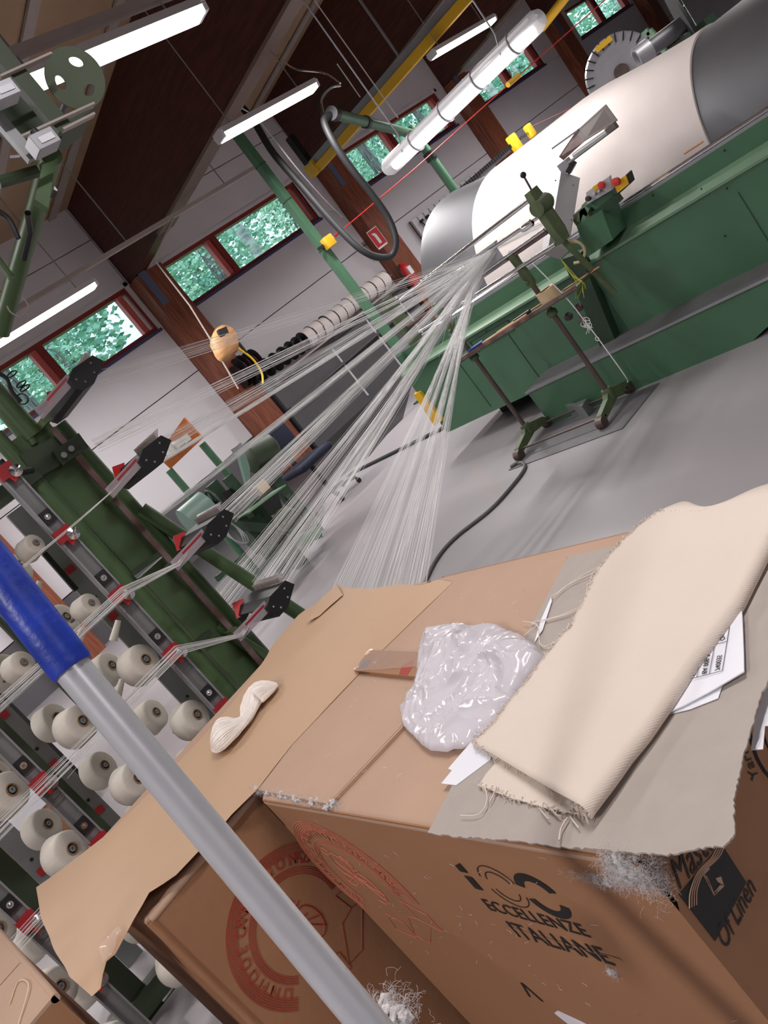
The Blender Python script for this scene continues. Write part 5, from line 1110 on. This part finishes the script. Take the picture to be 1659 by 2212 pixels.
# folded canvas
cl = thing('folded_canvas', 'folded cream canvas cloth with frayed ends lying on the grey board', 'cloth', at(1300, 1400, 'Z', zg))
Lp = [(1018, 1603), (1060, 1562), (1100, 1512), (1140, 1470), (1185, 1405), (1230, 1352), (1262, 1288), (1290, 1235), (1308, 1208), (1340, 1168), (1382, 1130), (1422, 1102)]
Rp = [(1277, 1760), (1320, 1700), (1362, 1637), (1400, 1588), (1435, 1538), (1504, 1432), (1572, 1343), (1601, 1302), (1628, 1248), (1659, 1190), (1692, 1120), (1712, 1050)]
zt_ = zg+.030; NV = 44; NU = 26
def samp(P_, t):
    f_ = t*(len(P_)-1); i = min(int(f_), len(P_)-2); f_ -= i; return (P_[i][0]*(1-f_)+P_[i+1][0]*f_, P_[i][1]*(1-f_)+P_[i+1][1]*f_)
vs = []; R = random.Random(2)
for j in range(NV+1):
    t_ = j/NV; lx = samp(Lp, t_); rx_ = samp(Rp, t_); a_ = at(*lx, 'Z', zg+.010); b_ = at(*rx_, 'Z', zt_-.012); w_ = (b_-a_); w_.z = 0; wl_ = w_.length-.015; w_.normalize(); b_ = b_-w_*.015
    if j == 0: pass
    far = at(*samp([(1422, 1102), (1500, 1108), (1545, 1092), (1600, 1098), (1650, 1070), (1745, 1040)], 0), 'Z', zg+.01)
    row = []
    for i in range(NU+1):
        s_ = i/NU; hgt = zg+.011+.016*(s_**1.2)*(.55+.45*(1-t_))+.0035*noise.noise(Vector((s_*3.2, t_*6, 1.7)))+.004*math.exp(-((t_-.8)/.12)**2)*math.sin(s_*7)
        p = a_+w_*wl_*s_; p.z = hgt
        if j == NV: p += V(.012*math.sin(s_*9), -.008*math.cos(s_*7), 0)
        row.append(p)
    rr = .0115
    for k in range(1, 8): # rounded fold
        an = math.pi/2-math.pi*k/7; row.append(b_*1+w_*(rr*math.cos(an)*1.0)+V(0, 0, row[NU].z-b_.z-rr+rr*math.sin(an)))
    for k in range(1, 9): row.append(a_+w_*wl_*(1-k*.11)+V(0, 0, max(zg+.002, row[NU].z-2*rr-.0005-.001*k)-a_.z))
    vs.append(row)
m_ = len(vs[0]); mb = MB(); mb.v = [p for r_ in vs for p in r_]
mb.f = [(j*m_+i, j*m_+i+1, (j+1)*m_+i+1, (j+1)*m_+i) for j in range(NV) for i in range(m_-1)]
o = mb.build('top_layer', 'canvas', cl, True); sm = o.modifiers.new('thick', 'SOLIDIFY'); sm.thickness = .0012
o = sheet([(x, y, zg+.004) for x, y in torn([(1034, 1696), (1100, 1722), (1190, 1748), (1270, 1762)], 1.2, 6, 8)]+[(1277, 1758, zg+.006), (1300, 1700, zg+.006), (1180, 1560, zg+.004), (1090, 1600, zg+.004), (1068, 1652, zg+.004), (1050, 1672, zg+.004)], .0012, .015, .001, 20).build('lower_layer', 'canvas', cl)
mb = MB(); R = random.Random(6)
def fray(px, n, L, r=.0006, z=None):
    for k in range(n):
        t_ = R.random(); x, y = samp(px, t_); p = at(x, y, 'Z', z or zg+.012); a_ = R.uniform(0, 6.28); d = V(math.cos(a_), math.sin(a_), 0)*L*R.uniform(.3, 1)
        mb.tube([p, p+d*.5+V(0, 0, .002), p+d+V(0, 0, -.006)], r, 4)
fray(Lp, 150, .010); fray([(1018, 1603), (1080, 1635), (1150, 1670), (1215, 1716), (1277, 1758)], 90, .012); fray([(1034, 1696), (1100, 1722), (1190, 1748), (1270, 1762)], 80, .012, z=zg+.004); fray([(1422, 1102), (1500, 1108), (1545, 1094), (1600, 1100), (1655, 1062)], 40, .006)
def st(pts, r=.0009): mb.tube(curve([at(x, y, 'Z', zg+.006) for x, y in pts], 6), r, 5)
st([(1048, 1702), (1052, 1730), (1035, 1758), (995, 1762)]); st([(1072, 1700), (1066, 1716), (1058, 1733)]); st([(1226, 1766), (1212, 1790), (1208, 1815)], .0012); st([(1232, 1765), (1242, 1778), (1250, 1788)]); st([(1165, 1745), (1178, 1762), (1186, 1770)]); st([(1190, 1746), (1202, 1760), (1212, 1764)])
st([(1290, 1235), (1230, 1262), (1195, 1292)]); st([(1270, 1260), (1262, 1302), (1240, 1322), (1180, 1340)]); st([(1262, 1308), (1210, 1330), (1150, 1345), (1160, 1350), (1132, 1372)]); st([(1308, 1215), (1280, 1240), (1276, 1270), (1290, 1250)]); st([(1215, 1380), (1170, 1395), (1160, 1350), (1128, 1342)]); st([(1300, 1222), (1250, 1248), (1190, 1290)])
o = mb.build('frayed_threads', 'canvas', cl, True); o['kind'] = 'stuff'
# plastic bag
zb_ = ZT+.0105
bp_ = [(906, 1398), (915, 1372), (945, 1355), (1000, 1352), (1050, 1356), (1090, 1360), (1130, 1374), (1160, 1396), (1170, 1412), (1150, 1448), (1128, 1478), (1108, 1515), (1075, 1552), (1042, 1580), (1010, 1610), (965, 1622), (928, 1618), (898, 1592), (868, 1562), (866, 1530), (880, 1502), (897, 1470), (902, 1430)]
def bagz(x, y, e):
    q = Vector((x*9, y*9, 2)); w_ = Vector((noise.noise(q*1.3), noise.noise(q*1.3+Vector((7, 0, 0))), 0))*.8
    r_ = lambda k_, o_: 1-abs(noise.noise((q+w_)*k_+Vector((o_, 0, 0))))*2
    return min(1, e/.06)**.5*(.022+.018*noise.noise(q*.8)+.012*max(0, r_(1.2, 0))**3+.007*max(0, r_(2.6, 5))**3+.003*max(0, r_(6, 9))**2)
single('plastic_bag', sheet([(x, y, zb_) for x, y in torn(bp_+[bp_[0]], 3, 14, 5)], .001, .0042, 0, 6, bagz), 'plastic_film', 'crumpled white plastic bag between the offcut and the cloth', 'bag', smooth=True)
# aluminium trolley handle with blue grip
P1, P2 = CAM+ray(150, 1436)*.72, CAM+ray(790, 2205)*.70
d = (P2-P1).normalized(); P3 = P2+d*((P2.z-.06)/-d.z); P0 = CAM+ray(-60, 1165)*.735
tr = thing('trolley_handle', 'slanting aluminium trolley handle with a worn blue rubber grip', 'handle', (P3.x, P3.y, 0))
prof = [(0, .0160), ((P3-P1).length+.05, .0160)]
MB().lathe(P1-d*.05, d, prof, 12, True).build('tube', 'aluminium', tr, True)
g0 = P1+d*.005; L_ = (P0-g0).length
MB().lathe(g0, (P0-g0).normalized(), [(0, .0165), (0, .0185), (.004, .0195), (.05, .0195), (.12, .0188), (.19, .0175), (.25, .0195), (.3, .021), (L_+.1, .02)], 24, True).build('grip', 'blue_grip', tr, True)
MB().bb((P3.x-.15, P3.y-.12, .03), (P3.x+.06, P3.y+.12, .07)).build('base', 'rail_grey', tr); 
for dx in (-.12, .03): MB().tube([(P3.x+dx, P3.y-.14, .03), (P3.x+dx, P3.y+.14, .03)], .03, 14).build('wheel', 'rubber', tr, True)
# fluff
def fluff(c, rx, ry, rz, n, label, seed, L=.03, blobs=0):
    R = random.Random(seed); mb = MB(); c = Vector(c)
    for k in range(blobs):
        p = c+V(R.gauss(0, rx*.6), R.gauss(0, ry*.6), R.gauss(0, rz*.6)); bm = bmesh.new(); bmesh.ops.create_icosphere(bm, subdivisions=3, radius=min(rx, ry, rz)*.3+.0035)
        for v in bm.verts: v.co = v.co*(1+.7*noise.noise(v.co*260+Vector((k, 0, 0))))+p
        mb.bm(bm)
    for k in range(n):
        p = c+V(R.gauss(0, rx), R.gauss(0, ry), R.gauss(0, rz)); pts = [p]
        dd = V(R.gauss(0, 1), R.gauss(0, 1), R.gauss(0, 1)).normalized()*L/6
        for i in range(6): dd = (dd+V(R.gauss(0, 1), R.gauss(0, 1), R.gauss(0, 1))*L/8).normalized()*L/6; pts.append(pts[-1]+dd)
        mb.tube(pts, .00013, 3, cap=False)
    return single('lint_clump', mb, 'fluff', label, 'lint', 'grey lint on the cartons', 'stuff')
fluff(at(1352, 1878, 'X', XA-.003), .005, .012, .011, 1900, 'grey lint clump on the torn top corner of the front carton', 1, .014, 26)
fluff(at(1300, 1900, 'X', XA-.001), .0015, .022, .005, 500, 'thin lint trail along the top edge of the front carton', 2, .012, 4)
fluff(at(1412, 1890, 'Y', YA-.002), .010, .002, .014, 500, 'lint wisps beside the printed diamond', 3, .014)
fluff(at(1322, 2100, 'X', XA-.002), .0015, .004, .005, 160, 'small lint tuft below the printed ITALIANE', 4, .008, 3)
A_, B_ = at(557, 1706, 'Z', ZT+.002), at(712, 1738, 'Z', ZT+.002)
for k in range(6): fluff(A_.lerp(B_, k/5.), .004, .018, .003, 240, 'grey lint strip on the jagged flap edge, %s clump from the left' % ordw[k], 10+k, .010, 5)
fluff(CAM+ray(830, 2212)*.80, .016, .016, .006, 900, 'white lint wad by the handle at the bottom edge', 30, .02, 40)
R = random.Random(15)
mb = MB()
for k in range(70):
    y = R.uniform(YA+.03, YB-.1); z = R.uniform(.5, .88); p = V(XA-.001, y, z); a_ = R.uniform(0, 6.28); d_ = V(0, math.cos(a_), math.sin(a_))*.006; mb.tube([p, p+d_, p+d_*1.7+V(-.001, .002, 0)], .0003, 3)
for k in range(60):
    p = at(R.uniform(700, 1150), R.uniform(1250, 1700), 'Z', ZT+.0075 if k % 2 else ZT+.0145); a_ = R.uniform(0, 6.28); d_ = V(math.cos(a_), math.sin(a_), 0)*.006; mb.tube([p, p+d_, p+d_*1.7], .0003, 3)
single('lint_specks', mb, 'fluff', 'scattered lint specks on the front carton', 'lint', kind='stuff')
# cartons on the floor behind the creel
def floor_box(c0, c1, label, words, hz=None, flap=False):
    t = thing('floor_carton', label, 'carton', ((c0[0]+c1[0])/2, (c0[1]+c1[1])/2, c0[2]), 'cartons on the floor behind the creel')
    MB().bev(c0, c1, .006).build('body', 'cardboard', t, True)
    for (s_, sz, x, z) in words: text(s_, sz, (c0[0]+x, c0[1], c0[2]+z), (1, 0, 0), (0, 0, 1), 'ink', t, 'printed_word', raise_=.002)
    return t
t1 = floor_box((-.05, 5.9, 0), (.75, 6.5, .40), 'lower floor carton printed LINIFICIO with a white sheet on it', [('LINIFICIO', .16, .02, .10)])
MB().bb((.22, 5.893, .25), (.62, 5.898, .50)).build('pasted_sheet', 'white_paper', t1)
t2 = floor_box((-.05, 5.95, .40), (.6, 6.5, .82), 'upper floor carton with open flap and ECCELLENZE print', [('100', .13, .1, .24), ('ECCELLENZE', .045, .12, .17), ('ITALIANE', .055, .14, .10)])
MB().prism([(-.05, 5.95, .82), (.6, 5.95, .82), (.55, 5.72, .88), (-.1, 5.72, .88)], (0, 0, .006)).build('open_flap', 'cardboard_top', t2)
floor_box((-.95, 5.6, 0), (-.15, 6.2, .40), 'floor carton printed O at the left edge behind the cones', [('LINIFICIO', .16, .02, .10)])
floor_box((-.9, 6.4, .0), (-.15, 7.0, 1.1), 'tall floor carton stack at the left edge', [])
single('dark_crate', MB().bb((-.1, 6.7, 0), (.9, 7.3, 1.15)), 'black_box', 'dark crate standing behind the floor cartons', 'crate')
